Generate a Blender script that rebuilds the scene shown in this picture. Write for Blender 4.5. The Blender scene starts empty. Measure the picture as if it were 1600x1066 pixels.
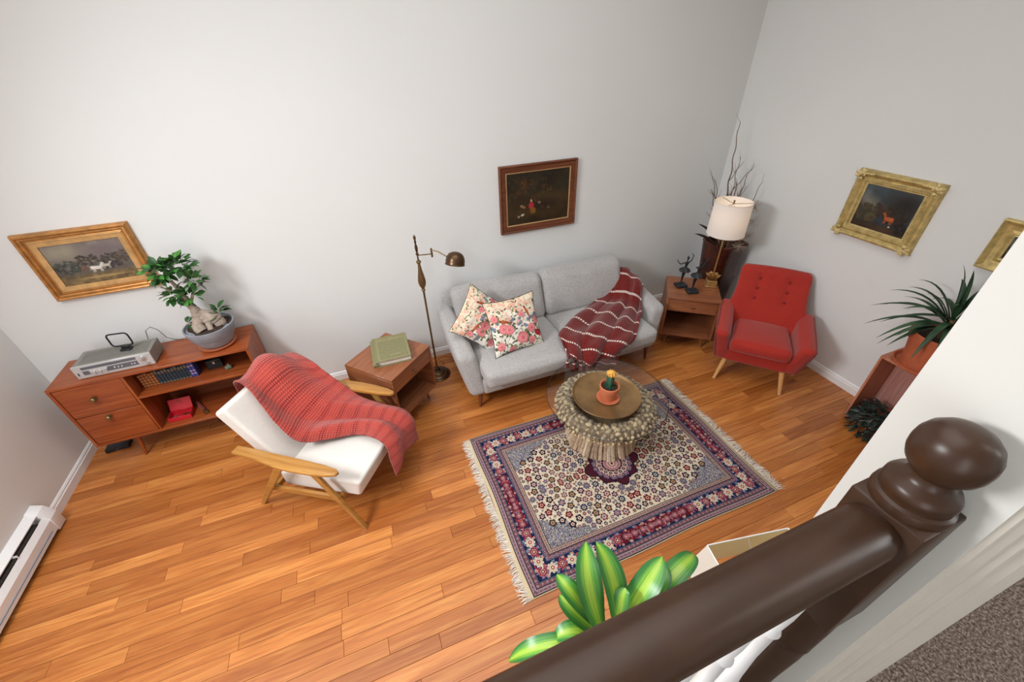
import bpy, bmesh, math, random
import numpy as np
from mathutils import Vector, Matrix

RND = random.Random(7)
S = bpy.context.scene
COL = S.collection
PI = math.pi

# ------------------------------------------------------------------ camera
cam_d = bpy.data.cameras.new('camera')
cam = bpy.data.objects.new('camera', cam_d)
COL.objects.link(cam)
cam_d.sensor_width = 36.0
cam_d.lens = 633.83 / 1600 * 36.0
cam_d.clip_start = 0.02
RC = Matrix(((0.93076779, -0.36462246, -0.02686612),
             (-0.2335284, -0.53636682, -0.81103337),
             (0.28131089, 0.76115773, -0.58438266)))      # rows: image right, image down, forward (world axes)
cam.matrix_world = Matrix.Translation((0, 0, 2.45)) @ Matrix((RC[0], -RC[1], -RC[2])).transposed().to_4x4()
S.camera = cam

# ------------------------------------------------------------------ world, lights, exposure
W = bpy.data.worlds.new('world')
S.world = W
W.use_nodes = True
W.node_tree.nodes['Background'].inputs[0].default_value = (0.93, 0.96, 1.0, 1)
W.node_tree.nodes['Background'].inputs[1].default_value = 1.0
S.view_settings.view_transform = 'Standard'
S.view_settings.look = 'None'
S.view_settings.gamma = 1
S.view_settings.use_curve_mapping = False
S.view_settings.exposure = -0.08


def area(name, loc, target, sx, sy, power, color):
    l = bpy.data.lights.new(name, 'AREA')
    l.shape = 'RECTANGLE'
    l.size = sx
    l.size_y = sy
    l.energy = power
    l.color = color
    o = bpy.data.objects.new(name, l)
    COL.objects.link(o)
    o.location = loc
    o.rotation_euler = (Vector(target) - Vector(loc)).to_track_quat('-Z', 'Y').to_euler()
    return o


# daylight through the high window in the left wall and the tall front window, plus three added fill panels
sw0 = area('side_window_light', (-2.28, 1.05, 2.85), (0.6, 1.35, 0.0), 1.1, 0.8, 108, (0.975, 0.985, 1.0))
sw0.data.spread = math.radians(135)
area('front_window_light', (-1.5, -2.45, 2.0), (0.3, 3.0, 1.0), 1.1, 2.6, 34, (0.95, 0.975, 1.0))
cl0 = area('overhead_fill', (0.1, 1.3, 4.4), (0.1, 1.31, 0), 3.8, 3.0, 54, (0.99, 0.995, 1.0))  # added soft fill from above
cl0.data.spread = math.radians(125)
area('landing_fill', (2.1, -1.2, 3.9), (1.9, -0.9, 0.95), 0.8, 0.8, 10, (1.0, 0.97, 0.93))  # added fill to brighten the landing carpet, not a real fitting
area('left_wall_fill', (3.3, -1.3, 3.1), (-2.0, 1.6, 0.6), 1.2, 1.2, 46, (0.95, 0.98, 1.0))  # added fill that lifts the dim left wall, no window behind it


# ------------------------------------------------------------------ materials
def lin(h):
    h = h.lstrip('#')
    out = []
    for i in (0, 2, 4):
        c = int(h[i:i + 2], 16) / 255
        out.append(c / 12.92 if c <= 0.04045 else ((c + 0.055) / 1.055) ** 2.4)
    return (*out, 1.0)


class NT:
    def __init__(s, name):
        s.m = bpy.data.materials.new(name)
        s.m.use_nodes = True
        s.t = s.m.node_tree
        s.b = s.t.nodes['Principled BSDF']

    def n(s, typ, **kw):
        nd = s.t.nodes.new(typ)
        for k, v in kw.items():
            if hasattr(nd, k):
                setattr(nd, k, v)
            else:
                nd.inputs[k].default_value = v
        return nd

    def l(s, a, b):
        s.t.links.new(a, b)

    def ramp(s, stops, fac=None):
        r = s.n('ShaderNodeValToRGB')
        e = r.color_ramp.elements
        while len(e) < len(stops):
            e.new(0.5)
        for i, (p, c) in enumerate(stops):
            e[i].position = p
            e[i].color = c if not isinstance(c, str) else lin(c)
        if fac is not None:
            s.l(fac, r.inputs[0])
        return r.outputs[0]

    def math(s, op, a, b=None, c=None):
        m = s.n('ShaderNodeMath', operation=op)
        for i, v in enumerate((a, b, c)):
            if v is None:
                continue
            if isinstance(v, (int, float)):
                m.inputs[i].default_value = v
            else:
                s.l(v, m.inputs[i])
        return m.outputs[0]

    def mix(s, fac, a, b, typ='MIX'):
        m = s.n('ShaderNodeMix', data_type='RGBA', blend_type=typ)
        for i, v in ((0, fac), (6, a), (7, b)):
            if isinstance(v, (int, float)):
                m.inputs[i].default_value = v
            elif isinstance(v, str):
                m.inputs[i].default_value = lin(v)
            elif isinstance(v, tuple):
                m.inputs[i].default_value = v
            else:
                s.l(v, m.inputs[i])
        return m.outputs[2]

    def bump(s, h, strength=0.3, dist=0.002):
        b = s.n('ShaderNodeBump')
        b.inputs['Strength'].default_value = strength
        b.inputs['Distance'].default_value = dist
        s.l(h, b.inputs['Height'])
        s.l(b.outputs[0], s.b.inputs['Normal'])

    def coords(s, scale=(1, 1, 1), rnd=0.0, kind='Object', rot=(0, 0, 0)):
        tc = s.n('ShaderNodeTexCoord')
        mp = s.n('ShaderNodeMapping')
        mp.inputs['Scale'].default_value = scale
        mp.inputs['Rotation'].default_value = rot
        src = tc.outputs[kind]
        if rnd:
            oi = s.n('ShaderNodeObjectInfo')
            v = s.n('ShaderNodeVectorMath', operation='ADD')
            cb = s.n('ShaderNodeCombineXYZ')
            for i in range(3):
                s.l(s.math('MULTIPLY', oi.outputs['Random'], rnd * (i + 1.3)), cb.inputs[i])
            s.l(src, v.inputs[0])
            s.l(cb.outputs[0], v.inputs[1])
            src = v.outputs[0]
        s.l(src, mp.inputs[0])
        return mp.outputs[0]

    def noise(s, vec, scale=5, detail=3, rough=0.5, dist=0.0):
        n = s.n('ShaderNodeTexNoise')
        n.inputs['Scale'].default_value = scale
        n.inputs['Detail'].default_value = detail
        n.inputs['Roughness'].default_value = rough
        n.inputs['Distortion'].default_value = dist
        s.l(vec, n.inputs['Vector'])
        return n.outputs[0]

    def done(s, rough=0.5, metal=0.0, spec=None):
        s.b.inputs['Roughness'].default_value = rough
        s.b.inputs['Metallic'].default_value = metal
        if spec is not None:
            s.b.inputs['Specular IOR Level'].default_value = spec
        return s.m


def plain(name, c, rough=0.5, metal=0.0, var=0.06, scale=12, bump=0.0, spec=None):
    t = NT(name)
    v = t.coords()
    nz = t.noise(v, scale, 4)
    a = lin(c)
    lo = tuple(x * (1 - var * 2) for x in a[:3]) + (1,)
    hi = tuple(min(1, x * (1 + var * 2)) for x in a[:3]) + (1,)
    t.l(t.ramp([(0.3, lo), (0.7, hi)], nz), t.b.inputs['Base Color'])
    if bump:
        t.bump(t.noise(v, scale * 8, 3), bump, 0.002)
    return t.done(rough, metal, spec)


def wood(name, dark, mid, light, axis=0, rough=0.35, grain=1.0, rnd=3.1, tint=0.0):
    t = NT(name)
    sc = [26, 26, 26]
    sc[axis] = 1.6
    v = t.coords(tuple(x * grain for x in sc), rnd)
    n1 = t.noise(v, 1.0, 5, 0.6, 1.4)
    sc2 = [150, 150, 150]
    sc2[axis] = 5
    n2 = t.noise(t.coords(tuple(sc2), rnd), 1.0, 2, 0.5)
    base = t.ramp([(0.2, dark), (0.5, mid), (0.8, light)], n1)
    fine = t.ramp([(0.35, (0.72, 0.72, 0.72, 1)), (0.6, (1, 1, 1, 1))], n2)
    c = t.mix(0.55, base, fine, 'MULTIPLY')
    if tint:
        oi = t.n('ShaderNodeObjectInfo')
        tn = t.ramp([(0.0, (1 - tint, 1 - tint * 1.25, 1 - tint * 1.5, 1)), (1.0, (1, 1, 1, 1))], oi.outputs['Random'])
        c = t.mix(1.0, c, tn, 'MULTIPLY')
    t.l(c, t.b.inputs['Base Color'])
    t.bump(n2, 0.08, 0.001)
    return t.done(rough)


def fabric(name, dark, light, scale=260, rough=0.9, bump=0.35, big=0.12):
    t = NT(name)
    v = t.coords()
    n1 = t.noise(v, scale, 2, 0.7)
    n2 = t.noise(v, 9, 3)
    c = t.ramp([(0.32, dark), (0.68, light)], n1)
    sh = t.ramp([(0.3, (1 - big, 1 - big, 1 - big, 1)), (0.7, (1, 1, 1, 1))], n2)
    t.l(t.mix(1.0, c, sh, 'MULTIPLY'), t.b.inputs['Base Color'])
    t.b.inputs['Sheen Weight'].default_value = 0.25
    t.bump(n1, bump, 0.002)
    return t.done(rough, 0, 0.2)


def img_mat(name, arr, rough=0.6, bump=0.0, spec=None):
    h, w = arr.shape[:2]
    im = bpy.data.images.new(name, w, h, alpha=False)
    px = np.ones((h, w, 4), np.float32)
    px[..., :3] = np.clip(arr, 0, 1)
    im.pixels.foreach_set(px[::-1].ravel())
    im.pack()
    t = NT(name)
    uv = t.n('ShaderNodeUVMap')
    tx = t.n('ShaderNodeTexImage')
    tx.image = im
    tx.interpolation = 'Cubic'
    t.l(uv.outputs[0], tx.inputs[0])
    t.l(tx.outputs[0], t.b.inputs['Base Color'])
    if bump:
        t.bump(t.noise(t.coords(), 400, 2), bump, 0.002)
    return t.done(rough, 0, spec)


def wall_mat(name, c):
    t = NT(name)
    v = t.coords()
    a = lin(c)
    nz = t.noise(v, 1.3, 3)
    lo = tuple(x * 0.975 for x in a[:3]) + (1,)
    t.l(t.ramp([(0.3, lo), (0.7, a)], nz), t.b.inputs['Base Color'])
    t.bump(t.noise(v, 180, 3), 0.05, 0.001)
    return t.done(0.75, 0, 0.25)


M = {}
M['wall'] = wall_mat('wall_paint', '#e5e7e6')
M['hallwall'] = wall_mat('hall_wall_darkened', '#d3d2cc')  # wall paint made darker in colour to offset strong light on this wall
M['trim'] = plain('white_trim_paint', '#eeeeee', 0.35, var=0.01)
M['ceiling'] = wall_mat('ceiling_paint', '#efeeea')
M['oak'] = wood('oak_floor', '#a45a2a', '#cc8040', '#e2a25a', 0, 0.3, 1.0, 9.7, 0.40)
M['gap'] = plain('floor_gap', '#5a3316', 0.8)
M['teak'] = wood('teak', '#70300f', '#9a4c24', '#b36434', 0, 0.32)
M['teak_z'] = wood('teak_upright', '#70300f', '#9a4c24', '#b36434', 2, 0.32)
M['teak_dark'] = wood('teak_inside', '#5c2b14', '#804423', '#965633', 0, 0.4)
M['walnut'] = wood('warm_walnut', '#6c3a20', '#93593a', '#ab7048', 0, 0.34)
M['walnut_y'] = wood('warm_walnut_side', '#6c3a20', '#93593a', '#ab7048', 1, 0.34)
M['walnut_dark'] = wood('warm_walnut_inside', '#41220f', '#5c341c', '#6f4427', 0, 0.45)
M['armwood'] = wood('honey_beech', '#946028', '#b07c3a', '#c4924e', 1, 0.32)
M['beech'] = wood('pale_beech', '#c48c50', '#d8a468', '#e4b57c', 2, 0.4)
M['legdark'] = wood('dark_leg_wood', '#4a2415', '#6a3822', '#7c4830', 2, 0.35)
M['grey'] = fabric('grey_tweed', '#8a8887', '#cac7c5', 210, big=0.05)
M['greyd'] = fabric('grey_tweed_dark', '#7c7e83', '#9c9da2', 300)
M['cream'] = fabric('cream_weave', '#cfcac2', '#e6e2dc', 300, big=0.04)
M['red'] = fabric('red_weave', '#96241f', '#bb3a2c', 320, big=0.08)
M['redp'] = fabric('dark_red_piping', '#7c1f1c', '#8f2a24', 320)
M['gold1'] = plain('copper_gold_leaf', '#b98348', 0.36, 0.55, 0.12, 25, 0.2)
M['gold1b'] = plain('pale_gold_leaf', '#cda36b', 0.5, 0.35, 0.08, 25, 0.1)
M['gold2'] = plain('olive_gold_leaf', '#bfa86c', 0.4, 0.35, 0.15, 25, 0.25)
M['gold2b'] = plain('light_olive_gold', '#d8c48c', 0.4, 0.35, 0.1, 25, 0.1)
M['framewood'] = wood('old_frame_wood', '#4a2412', '#6c3a20', '#86502e', 0, 0.45)
M['frameline'] = plain('gilt_slip', '#b08c60', 0.5, 0.3)
M['brass'] = plain('antique_brass', '#7e6544', 0.35, 0.75, 0.15, 20)
M['brassd'] = plain('dark_bronze', '#5a4430', 0.32, 0.75, 0.15, 20)
M['tray'] = plain('brown_brass_tray', '#8a6c46', 0.42, 0.5, 0.16, 7)
M['goldlamp'] = plain('soft_gold_metal', '#b9925c', 0.45, 0.6, 0.1, 20)
M['terracotta'] = plain('terracotta', '#c8744e', 0.75, 0, 0.05, 15, 0.1)
M['terracotta2'] = plain('terracotta_deep', '#b8623f', 0.75, 0, 0.05, 15, 0.1)
M['concrete'] = plain('blue_grey_concrete', '#8f949c', 0.8, 0, 0.06, 18, 0.15)
M['bark'] = plain('ficus_bark', '#a8988a', 0.8, 0, 0.12, 30, 0.4)
M['soil'] = plain('potting_soil', '#3b2a20', 0.95, 0, 0.35, 90, 0.8)
M['black'] = plain('black_plastic', '#1c1d1f', 0.5)
M['iron'] = plain('black_patina', '#25282c', 0.5, 0.2, 0.2, 30)
M['silver'] = plain('brushed_aluminium', '#c8c8c8', 0.4, 0.35, 0.03)
M['silverd'] = plain('grey_metal_case', '#8f8d86', 0.5, 0.3, 0.03)
M['dial'] = plain('grey_dial_glass', '#5d6068', 0.3, 0)
M['chrome'] = plain('chrome', '#d8d8d8', 0.15, 0.9)
M['rail'] = plain('brown_painted_wood', '#382417', 0.34, 0, 0.08, 14, spec=0.35)
M['whitegloss'] = plain('white_gloss_paint', '#e8e8e8', 0.3, 0, 0.01)
M['casing'] = plain('casing_paint', '#cfc8bc', 0.5, 0, 0.01)
M['shade'] = None
M['leafd'] = plain('dark_ficus_leaf', '#2f5a2a', 0.35, 0, 0.25, 30)
M['leafl'] = plain('light_ficus_leaf', '#4c8a38', 0.35, 0, 0.2, 30)
M['spike'] = plain('spiky_leaf', '#2c4a30', 0.4, 0, 0.25, 12)
M['trail'] = plain('dark_trailing_leaf', '#26322c', 0.45, 0, 0.3, 20)
M['stem'] = plain('plant_stem', '#7a6444', 0.8)
M['twig'] = plain('curly_willow', '#6e5446', 0.8, 0, 0.2, 30)
M['fluff'] = plain('dried_seed_fluff', '#a89c8c', 0.9)
M['pod'] = plain('dark_seed_pod', '#3a2a22', 0.6)
M['planter'] = plain('brown_glazed_ceramic', '#4a2116', 0.25, 0, 0.4, 6)
M['cratew'] = wood('reddish_crate_wood', '#a05a40', '#c07a5c', '#d09072', 2, 0.5)
M['crateb'] = wood('pink_stained_wood', '#b0766a', '#c48c80', '#d29e92', 2, 0.55)
M['greybook'] = plain('olive_cloth', '#7d7a56', 0.8, 0, 0.05, 60)
M['pages'] = plain('page_edges', '#d8cfc4', 0.9, 0, 0.05, 60)
M['bookgold'] = plain('faded_gilt_print', '#b5a772', 0.6, 0.2)
M['cactus'] = plain('cactus_green', '#2c5a44', 0.5, 0, 0.15, 30)
M['cactusy'] = plain('yellow_cactus_top', '#e0a548', 0.7, 0, 0.15, 60)
M['redlac'] = plain('red_lacquer', '#c0202c', 0.35)
M['cord'] = plain('clear_brown_cord', '#7a6050', 0.5)
M['tasselw'] = plain('ivory_thread', '#e8dcd0', 0.8)
M['fringe'] = plain('ivory_fringe', '#ddd4c6', 0.95, 0, 0.08, 60)
M['heater_dark'] = plain('heater_slot', '#25221f', 0.7)
M['blueline'] = plain('blue_line', '#3f7fae', 0.5)


def glass_mat():
    t = NT('clear_glass')
    nt = t.t
    out = nt.nodes['Material Output']
    tr = t.n('ShaderNodeBsdfTransparent')
    tr.inputs[0].default_value = (0.975, 0.98, 0.975, 1)
    gl = t.n('ShaderNodeBsdfGlossy')
    gl.inputs['Roughness'].default_value = 0.02
    lw = t.n('ShaderNodeLayerWeight')
    lw.inputs[0].default_value = 0.5
    f_ = t.math('MULTIPLY_ADD', t.math('POWER', lw.outputs['Facing'], 4.0), 0.55, 0.045)
    mx = t.n('ShaderNodeMixShader')
    t.l(f_, mx.inputs[0])
    t.l(tr.outputs[0], mx.inputs[1])
    t.l(gl.outputs[0], mx.inputs[2])
    t.l(mx.outputs[0], out.inputs[0])
    return t.m


M['glass'] = glass_mat()
M['glassedge'] = plain('glass_edge', '#7c857f', 0.15)


def shade_mat(name, c, tr=0.5):
    t = NT(name)
    out = t.t.nodes['Material Output']
    d = t.n('ShaderNodeBsdfDiffuse')
    d.inputs[0].default_value = lin(c)
    tl = t.n('ShaderNodeBsdfTranslucent')
    tl.inputs[0].default_value = lin(c)
    mx = t.n('ShaderNodeMixShader')
    mx.inputs[0].default_value = tr
    t.l(d.outputs[0], mx.inputs[1])
    t.l(tl.outputs[0], mx.inputs[2])
    t.l(mx.outputs[0], out.inputs[0])
    return t.m


M['shade'] = shade_mat('ivory_lamp_shade', '#f4f0ee', 0.3)
M['shade2'] = shade_mat('white_square_shade', '#f8f6f2', 0.4)
M['shadein'] = shade_mat('cream_shade_lining', '#fbeec4', 0.35)


def carpet_mat():
    t = NT('brown_carpet')
    v = t.coords()
    n = t.noise(v, 120, 3, 0.8)
    n2 = t.noise(v, 40, 3)
    c = t.ramp([(0.34, '#41362f'), (0.5, '#7a6a60'), (0.64, '#b0a094')], n)
    t.l(t.mix(0.4, c, t.ramp([(0.3, (0.6, 0.6, 0.6, 1)), (0.7, (1, 1, 1, 1))], n2), 'MULTIPLY'), t.b.inputs['Base Color'])
    t.bump(n, 0.9, 0.006)
    return t.done(0.95, 0, 0.1)


M['carpet'] = carpet_mat()


def pebble_mat(name, stops, rnd=11.0):
    t = NT(name)
    oi = t.n('ShaderNodeObjectInfo')
    c = t.ramp(stops, oi.outputs['Random'])
    nz = t.noise(t.coords((1, 1, 1), rnd), 45, 4)
    sh = t.ramp([(0.3, (0.62, 0.62, 0.62, 1)), (0.65, (1, 1, 1, 1))], nz)
    t.l(t.mix(1.0, c, sh, 'MULTIPLY'), t.b.inputs['Base Color'])
    t.bump(nz, 0.3, 0.003)
    return t.done(0.6)


M['pebble'] = pebble_mat('river_pebble', [(0, '#b09a78'), (0.25, '#dcc49a'), (0.45, '#a8987e'), (0.65, '#e4cea6'), (0.85, '#c0a880'), (1, '#94866e')])
M['drift'] = pebble_mat('driftwood', [(0, '#b0937a'), (0.3, '#d8ba98'), (0.5, '#e2d0b8'), (0.75, '#bea080'), (1, '#a09080')])
M['core'] = plain('dark_driftwood_core', '#7d6a52', 0.9, 0, 0.2, 30)


def knit_mat(name, dark, mid, light, su, sv):
    """crochet in coral wool: rows of stitches with open rows between them, laid out in the blanket's own UV"""
    t = NT(name)
    uv = t.n('ShaderNodeUVMap')
    sp = t.n('ShaderNodeSeparateXYZ')
    t.l(uv.outputs[0], sp.inputs[0])
    u = t.math('MULTIPLY', sp.outputs[0], su)
    v = t.math('MULTIPLY', sp.outputs[1], sv)
    fu = t.math('ABSOLUTE', t.math('SINE', t.math('MULTIPLY', u, PI)))
    fv = t.math('ABSOLUTE', t.math('SINE', t.math('MULTIPLY', v, PI)))
    band = t.math('GREATER_THAN', t.math('SINE', t.math('MULTIPLY', v, PI / 3)), 0.35)
    holes = t.math('MULTIPLY', t.math('LESS_THAN', t.math('MULTIPLY', fu, fv), 0.33), t.math('ADD', t.math('MULTIPLY', band, 0.55), 0.3))
    n = t.noise(t.coords(), 160, 3, 0.7)
    big = t.noise(t.coords(), 7, 2)
    c = t.mix(n, mid, light)
    c = t.mix(t.math('MULTIPLY', big, 0.3), c, dark)
    c = t.mix(holes, c, dark)
    t.l(c, t.b.inputs['Base Color'])
    h = t.math('ADD', t.math('MULTIPLY', fu, fv), t.math('MULTIPLY', n, 0.5))
    t.bump(h, 0.8, 0.006)
    t.b.inputs['Sheen Weight'].default_value = 0.3
    return t.done(0.95, 0, 0.1)


M['coral'] = knit_mat('coral_crochet', '#7c1e22', '#b8403a', '#d46454', 38, 104)


def stripe_throw_mat():
    t = NT('maroon_beaded_knit')
    uv = t.n('ShaderNodeUVMap')
    sp = t.n('ShaderNodeSeparateXYZ')
    t.l(uv.outputs[0], sp.inputs[0])
    v = t.math('FRACT', t.math('MULTIPLY', sp.outputs[1], 9.0))
    line = t.math('MULTIPLY', t.math('GREATER_THAN', v, 0.44), t.math('LESS_THAN', v, 0.56))
    u = t.math('FRACT', t.math('MULTIPLY', sp.outputs[0], 36.0))
    dash = t.math('MULTIPLY', line, t.math('LESS_THAN', u, 0.62))
    n = t.noise(t.coords(), 130, 3, 0.7)
    c = t.ramp([(0.3, '#430f10'), (0.5, '#6c1d1a'), (0.72, '#8a3029')], n)
    c = t.mix(dash, c, '#e9dcd2')
    t.l(c, t.b.inputs['Base Color'])
    t.bump(t.math('ADD', n, dash), 0.7, 0.004)
    t.b.inputs['Sheen Weight'].default_value = 0.3
    return t.done(0.95, 0, 0.1)


M['maroon'] = stripe_throw_mat()
M['maroonp'] = fabric('maroon_wool', '#6a1a18', '#962c26', 200)


def stripe_leaf_mat():
    t = NT('striped_dracaena_leaf')
    uv = t.n('ShaderNodeUVMap')
    sp = t.n('ShaderNodeSeparateXYZ')
    t.l(uv.outputs[0], sp.inputs[0])
    cb = t.n('ShaderNodeCombineXYZ')
    t.l(t.math('MULTIPLY', sp.outputs[0], 16), cb.inputs[0])
    t.l(t.math('MULTIPLY', sp.outputs[1], 0.5), cb.inputs[1])
    n = t.noise(cb.outputs[0], 2.2, 4, 0.6)
    d = t.math('ABSOLUTE', t.math('SUBTRACT', sp.outputs[0], 0.5))
    d = t.math('ADD', d, t.math('MULTIPLY', t.math('SUBTRACT', n, 0.5), 0.95))
    c = t.ramp([(0.0, '#a8c64a'), (0.12, '#86b43c'), (0.22, '#5c9a3a'), (0.33, '#3f8038'), (0.5, '#2c6633')], d)
    t.l(c, t.b.inputs['Base Color'])
    t.bump(n, 0.15, 0.002)
    return t.done(0.32, 0, 0.5)


M['cornleaf'] = stripe_leaf_mat()


# ------------------------------------------------------------------ mesh helpers
class MB:
    """collects shapes; build() links them as ONE mesh object"""

    def __init__(s):
        s.v, s.f, s.uv, s.mi = [], [], [], []

    def add(s, vs, fs, uvs=None, mat=0, T=None):
        o = len(s.v)
        if T is not None:
            vs = [T @ Vector(p) for p in vs]
        s.v.extend([tuple(p) for p in vs])
        s.uv.extend(uvs if uvs is not None else [(0, 0)] * len(vs))
        s.f.extend([tuple(i + o for i in f) for f in fs])
        s.mi.extend([mat] * len(fs))
        return s

    def box(s, c, size, bev=0.0, T=None, mat=0, seg=1):
        bm = bmesh.new()
        bmesh.ops.create_cube(bm, size=1)
        for p in bm.verts:
            p.co = Vector((p.co.x * size[0], p.co.y * size[1], p.co.z * size[2]))
        if bev:
            bmesh.ops.bevel(bm, geom=bm.edges[:], offset=min(bev, min(size) * 0.45), segments=seg, affect='EDGES', profile=0.5)
        bm.verts.index_update()
        vs = [p.co + Vector(c) for p in bm.verts]
        fs = [[q.index for q in f.verts] for f in bm.faces]
        bm.free()
        return s.add(vs, fs, None, mat, T)

    def lathe(s, prof, c=(0, 0, 0), seg=24, T=None, mat=0, sx=1.0, sy=1.0, pw=None):
        """prof: (radius, z) from bottom to top; ends close when radius is 0"""
        vs, fs = [], []
        rings = []
        for r, z in prof:
            if r <= 1e-6:
                rings.append([len(vs)])
                vs.append((c[0], c[1], c[2] + z))
            else:
                ring = []
                for k in range(seg):
                    a = 2 * PI * k / seg
                    ca, sa = math.cos(a), math.sin(a)
                    q = 1.0
                    if pw:
                        q = (abs(ca) ** pw + abs(sa) ** pw) ** (-1 / pw)
                    ring.append(len(vs))
                    vs.append((c[0] + r * ca * sx * q, c[1] + r * sa * sy * q, c[2] + z))
                rings.append(ring)
        for a, b in zip(rings, rings[1:]):
            if len(a) == 1 and len(b) == 1:
                continue
            for k in range(seg):
                k2 = (k + 1) % seg
                if len(a) == 1:
                    fs.append((a[0], b[k2], b[k]))
                elif len(b) == 1:
                    fs.append((a[k], a[k2], b[0]))
                else:
                    fs.append((a[k], a[k2], b[k2], b[k]))
        return s.add(vs, fs, None, mat, T)

    def tube(s, pts, rad, seg=8, T=None, mat=0, cap=True, flat=1.0):
        pts = [Vector(p) for p in pts]
        n = len(pts)
        if not hasattr(rad, '__len__'):
            rad = [rad] * n
        t0 = (pts[1] - pts[0]).normalized()
        up = Vector((0, 0, 1)) if abs(t0.z) < 0.9 else Vector((1, 0, 0))
        nx = t0.cross(up).normalized()
        vs, fs = [], []
        for i, p in enumerate(pts):
            t = ((pts[min(i + 1, n - 1)] - pts[max(i - 1, 0)])).normalized()
            nx = (nx - t * nx.dot(t)).normalized()
            ny = t.cross(nx)
            for k in range(seg):
                a = 2 * PI * k / seg
                vs.append(p + nx * (rad[i] * math.cos(a)) + ny * (rad[i] * flat * math.sin(a)))
        for i in range(n - 1):
            for k in range(seg):
                k2 = (k + 1) % seg
                fs.append((i * seg + k, i * seg + k2, (i + 1) * seg + k2, (i + 1) * seg + k))
        if cap:
            fs.append(tuple(range(seg))[::-1])
            fs.append(tuple((n - 1) * seg + k for k in range(seg)))
        return s.add(vs, fs, None, mat, T)

    def prism(s, poly, h0, h1, plane='xy', bev=0.0, T=None, mat=0):
        """extrudes a 2D outline; plane says which axes the outline lies in"""
        bm = bmesh.new()

        def P(a, b, h):
            return {'xy': (a, b, h), 'yz': (h, a, b), 'xz': (a, h, b)}[plane]
        lo = [bm.verts.new(P(a, b, h0)) for a, b in poly]
        hi = [bm.verts.new(P(a, b, h1)) for a, b in poly]
        n = len(poly)
        bm.faces.new(lo[::-1])
        bm.faces.new(hi)
        for k in range(n):
            bm.faces.new((lo[k], lo[(k + 1) % n], hi[(k + 1) % n], hi[k]))
        bmesh.ops.recalc_face_normals(bm, faces=bm.faces[:])
        if bev:
            es = [e for e in bm.edges if len(e.link_faces) == 2 and e.calc_face_angle(0) > 0.5]
            bmesh.ops.bevel(bm, geom=es, offset=bev, segments=2, affect='EDGES', profile=0.5)
        bm.verts.index_update()
        vs = [p.co.copy() for p in bm.verts]
        fs = [[q.index for q in f.verts] for f in bm.faces]
        bm.free()
        return s.add(vs, fs, None, mat, T)

    def rbox(s, c, size, r=0.03, n=10, puff=(0, 0, 0), fn=None, T=None, mat=0):
        """soft rounded block; puff bulges the faces along each axis; fn(x,y,z) bends it"""
        hx, hy, hz = (q / 2 for q in size)
        r = min(r, hx, hy, hz)
        idx, vs, fs = {}, [], []
        cs = []
        for h in (hx, hy, hz):
            e = [1.0 - (r / h) * (1 - math.tan(a)) for a in (0.0, 0.26, 0.52, PI / 4)]
            e = sorted(set([round(q, 5) for q in e]))
            inner = [(-1 + 2 * (i + 0.5) / n) * (1 - r / h) for i in range(n)]
            cs.append([-q for q in e[::-1]] + inner + e)
        hs = (hx, hy, hz)

        def vert(p):
            key = tuple(round(q, 5) for q in p)
            if key in idx:
                return idx[key]
            q = [p[i] * hs[i] for i in range(3)]
            inn = [max(-(hs[i] - r), min(hs[i] - r, q[i])) for i in range(3)]
            d = Vector([q[i] - inn[i] for i in range(3)])
            if d.length > 1e-9:
                d = d.normalized() * r
            q = [inn[i] + d[i] for i in range(3)]
            for i in range(3):
                j, k = (i + 1) % 3, (i + 2) % 3
                q[i] += puff[i] * p[i] * (1 - p[j] ** 2) * (1 - p[k] ** 2)
            q = [q[i] + c[i] for i in range(3)]
            if fn:
                q = fn(*q)
            idx[key] = len(vs)
            vs.append(tuple(q))
            return idx[key]
        for ax in range(3):
            a1, a2 = (ax + 1) % 3, (ax + 2) % 3
            for sg in (-1, 1):
                g = []
                for u in cs[a1]:
                    row = []
                    for w in cs[a2]:
                        p = [0, 0, 0]
                        p[ax], p[a1], p[a2] = sg, u, w
                        row.append(vert(p))
                    g.append(row)
                for i in range(len(g) - 1):
                    for j in range(len(g[0]) - 1):
                        f = (g[i][j], g[i + 1][j], g[i + 1][j + 1], g[i][j + 1])
                        fs.append(f if sg > 0 else f[::-1])
        return s.add(vs, fs, None, mat, T)

    def grid(s, rows, T=None, mat=0, uvs=None):
        """rows of points -> a sheet with UV"""
        m, n = len(rows), len(rows[0])
        vs = [p for r in rows for p in r]
        uv = uvs or [(j / (n - 1), i / (m - 1)) for i in range(m) for j in range(n)]
        fs = [(i * n + j, i * n + j + 1, (i + 1) * n + j + 1, (i + 1) * n + j) for i in range(m - 1) for j in range(n - 1)]
        return s.add(vs, fs, uv, mat, T)

    def mesh(s, name, mats, smooth=True, ang=40):
        me = bpy.data.meshes.new(name)
        me.from_pydata(s.v, [], s.f)
        uvl = me.uv_layers.new(name='UVMap')
        li = np.empty(len(me.loops), np.int32)
        me.loops.foreach_get('vertex_index', li)
        uvl.data.foreach_set('uv', np.array(s.uv, np.float32)[li].ravel())
        for m in (mats if isinstance(mats, (list, tuple)) else [mats]):
            me.materials.append(m)
        me.polygons.foreach_set('material_index', s.mi)
        if smooth:
            me.polygons.foreach_set('use_smooth', [True] * len(me.polygons))
            me.set_sharp_from_angle(angle=math.radians(ang))
        me.update()
        return me

    def build(s, name, mats, parent=None, smooth=True, ang=40, loc=None, rot=None):
        return link(name, s.mesh(name, mats, smooth, ang), parent, loc, rot)


def link(name, me, parent=None, loc=None, rot=None):
    o = bpy.data.objects.new(name, me)
    COL.objects.link(o)
    if parent:
        o.parent = parent
    if loc is not None:
        o.location = loc
    if rot is not None:
        o.rotation_euler = rot
    return o


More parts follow.
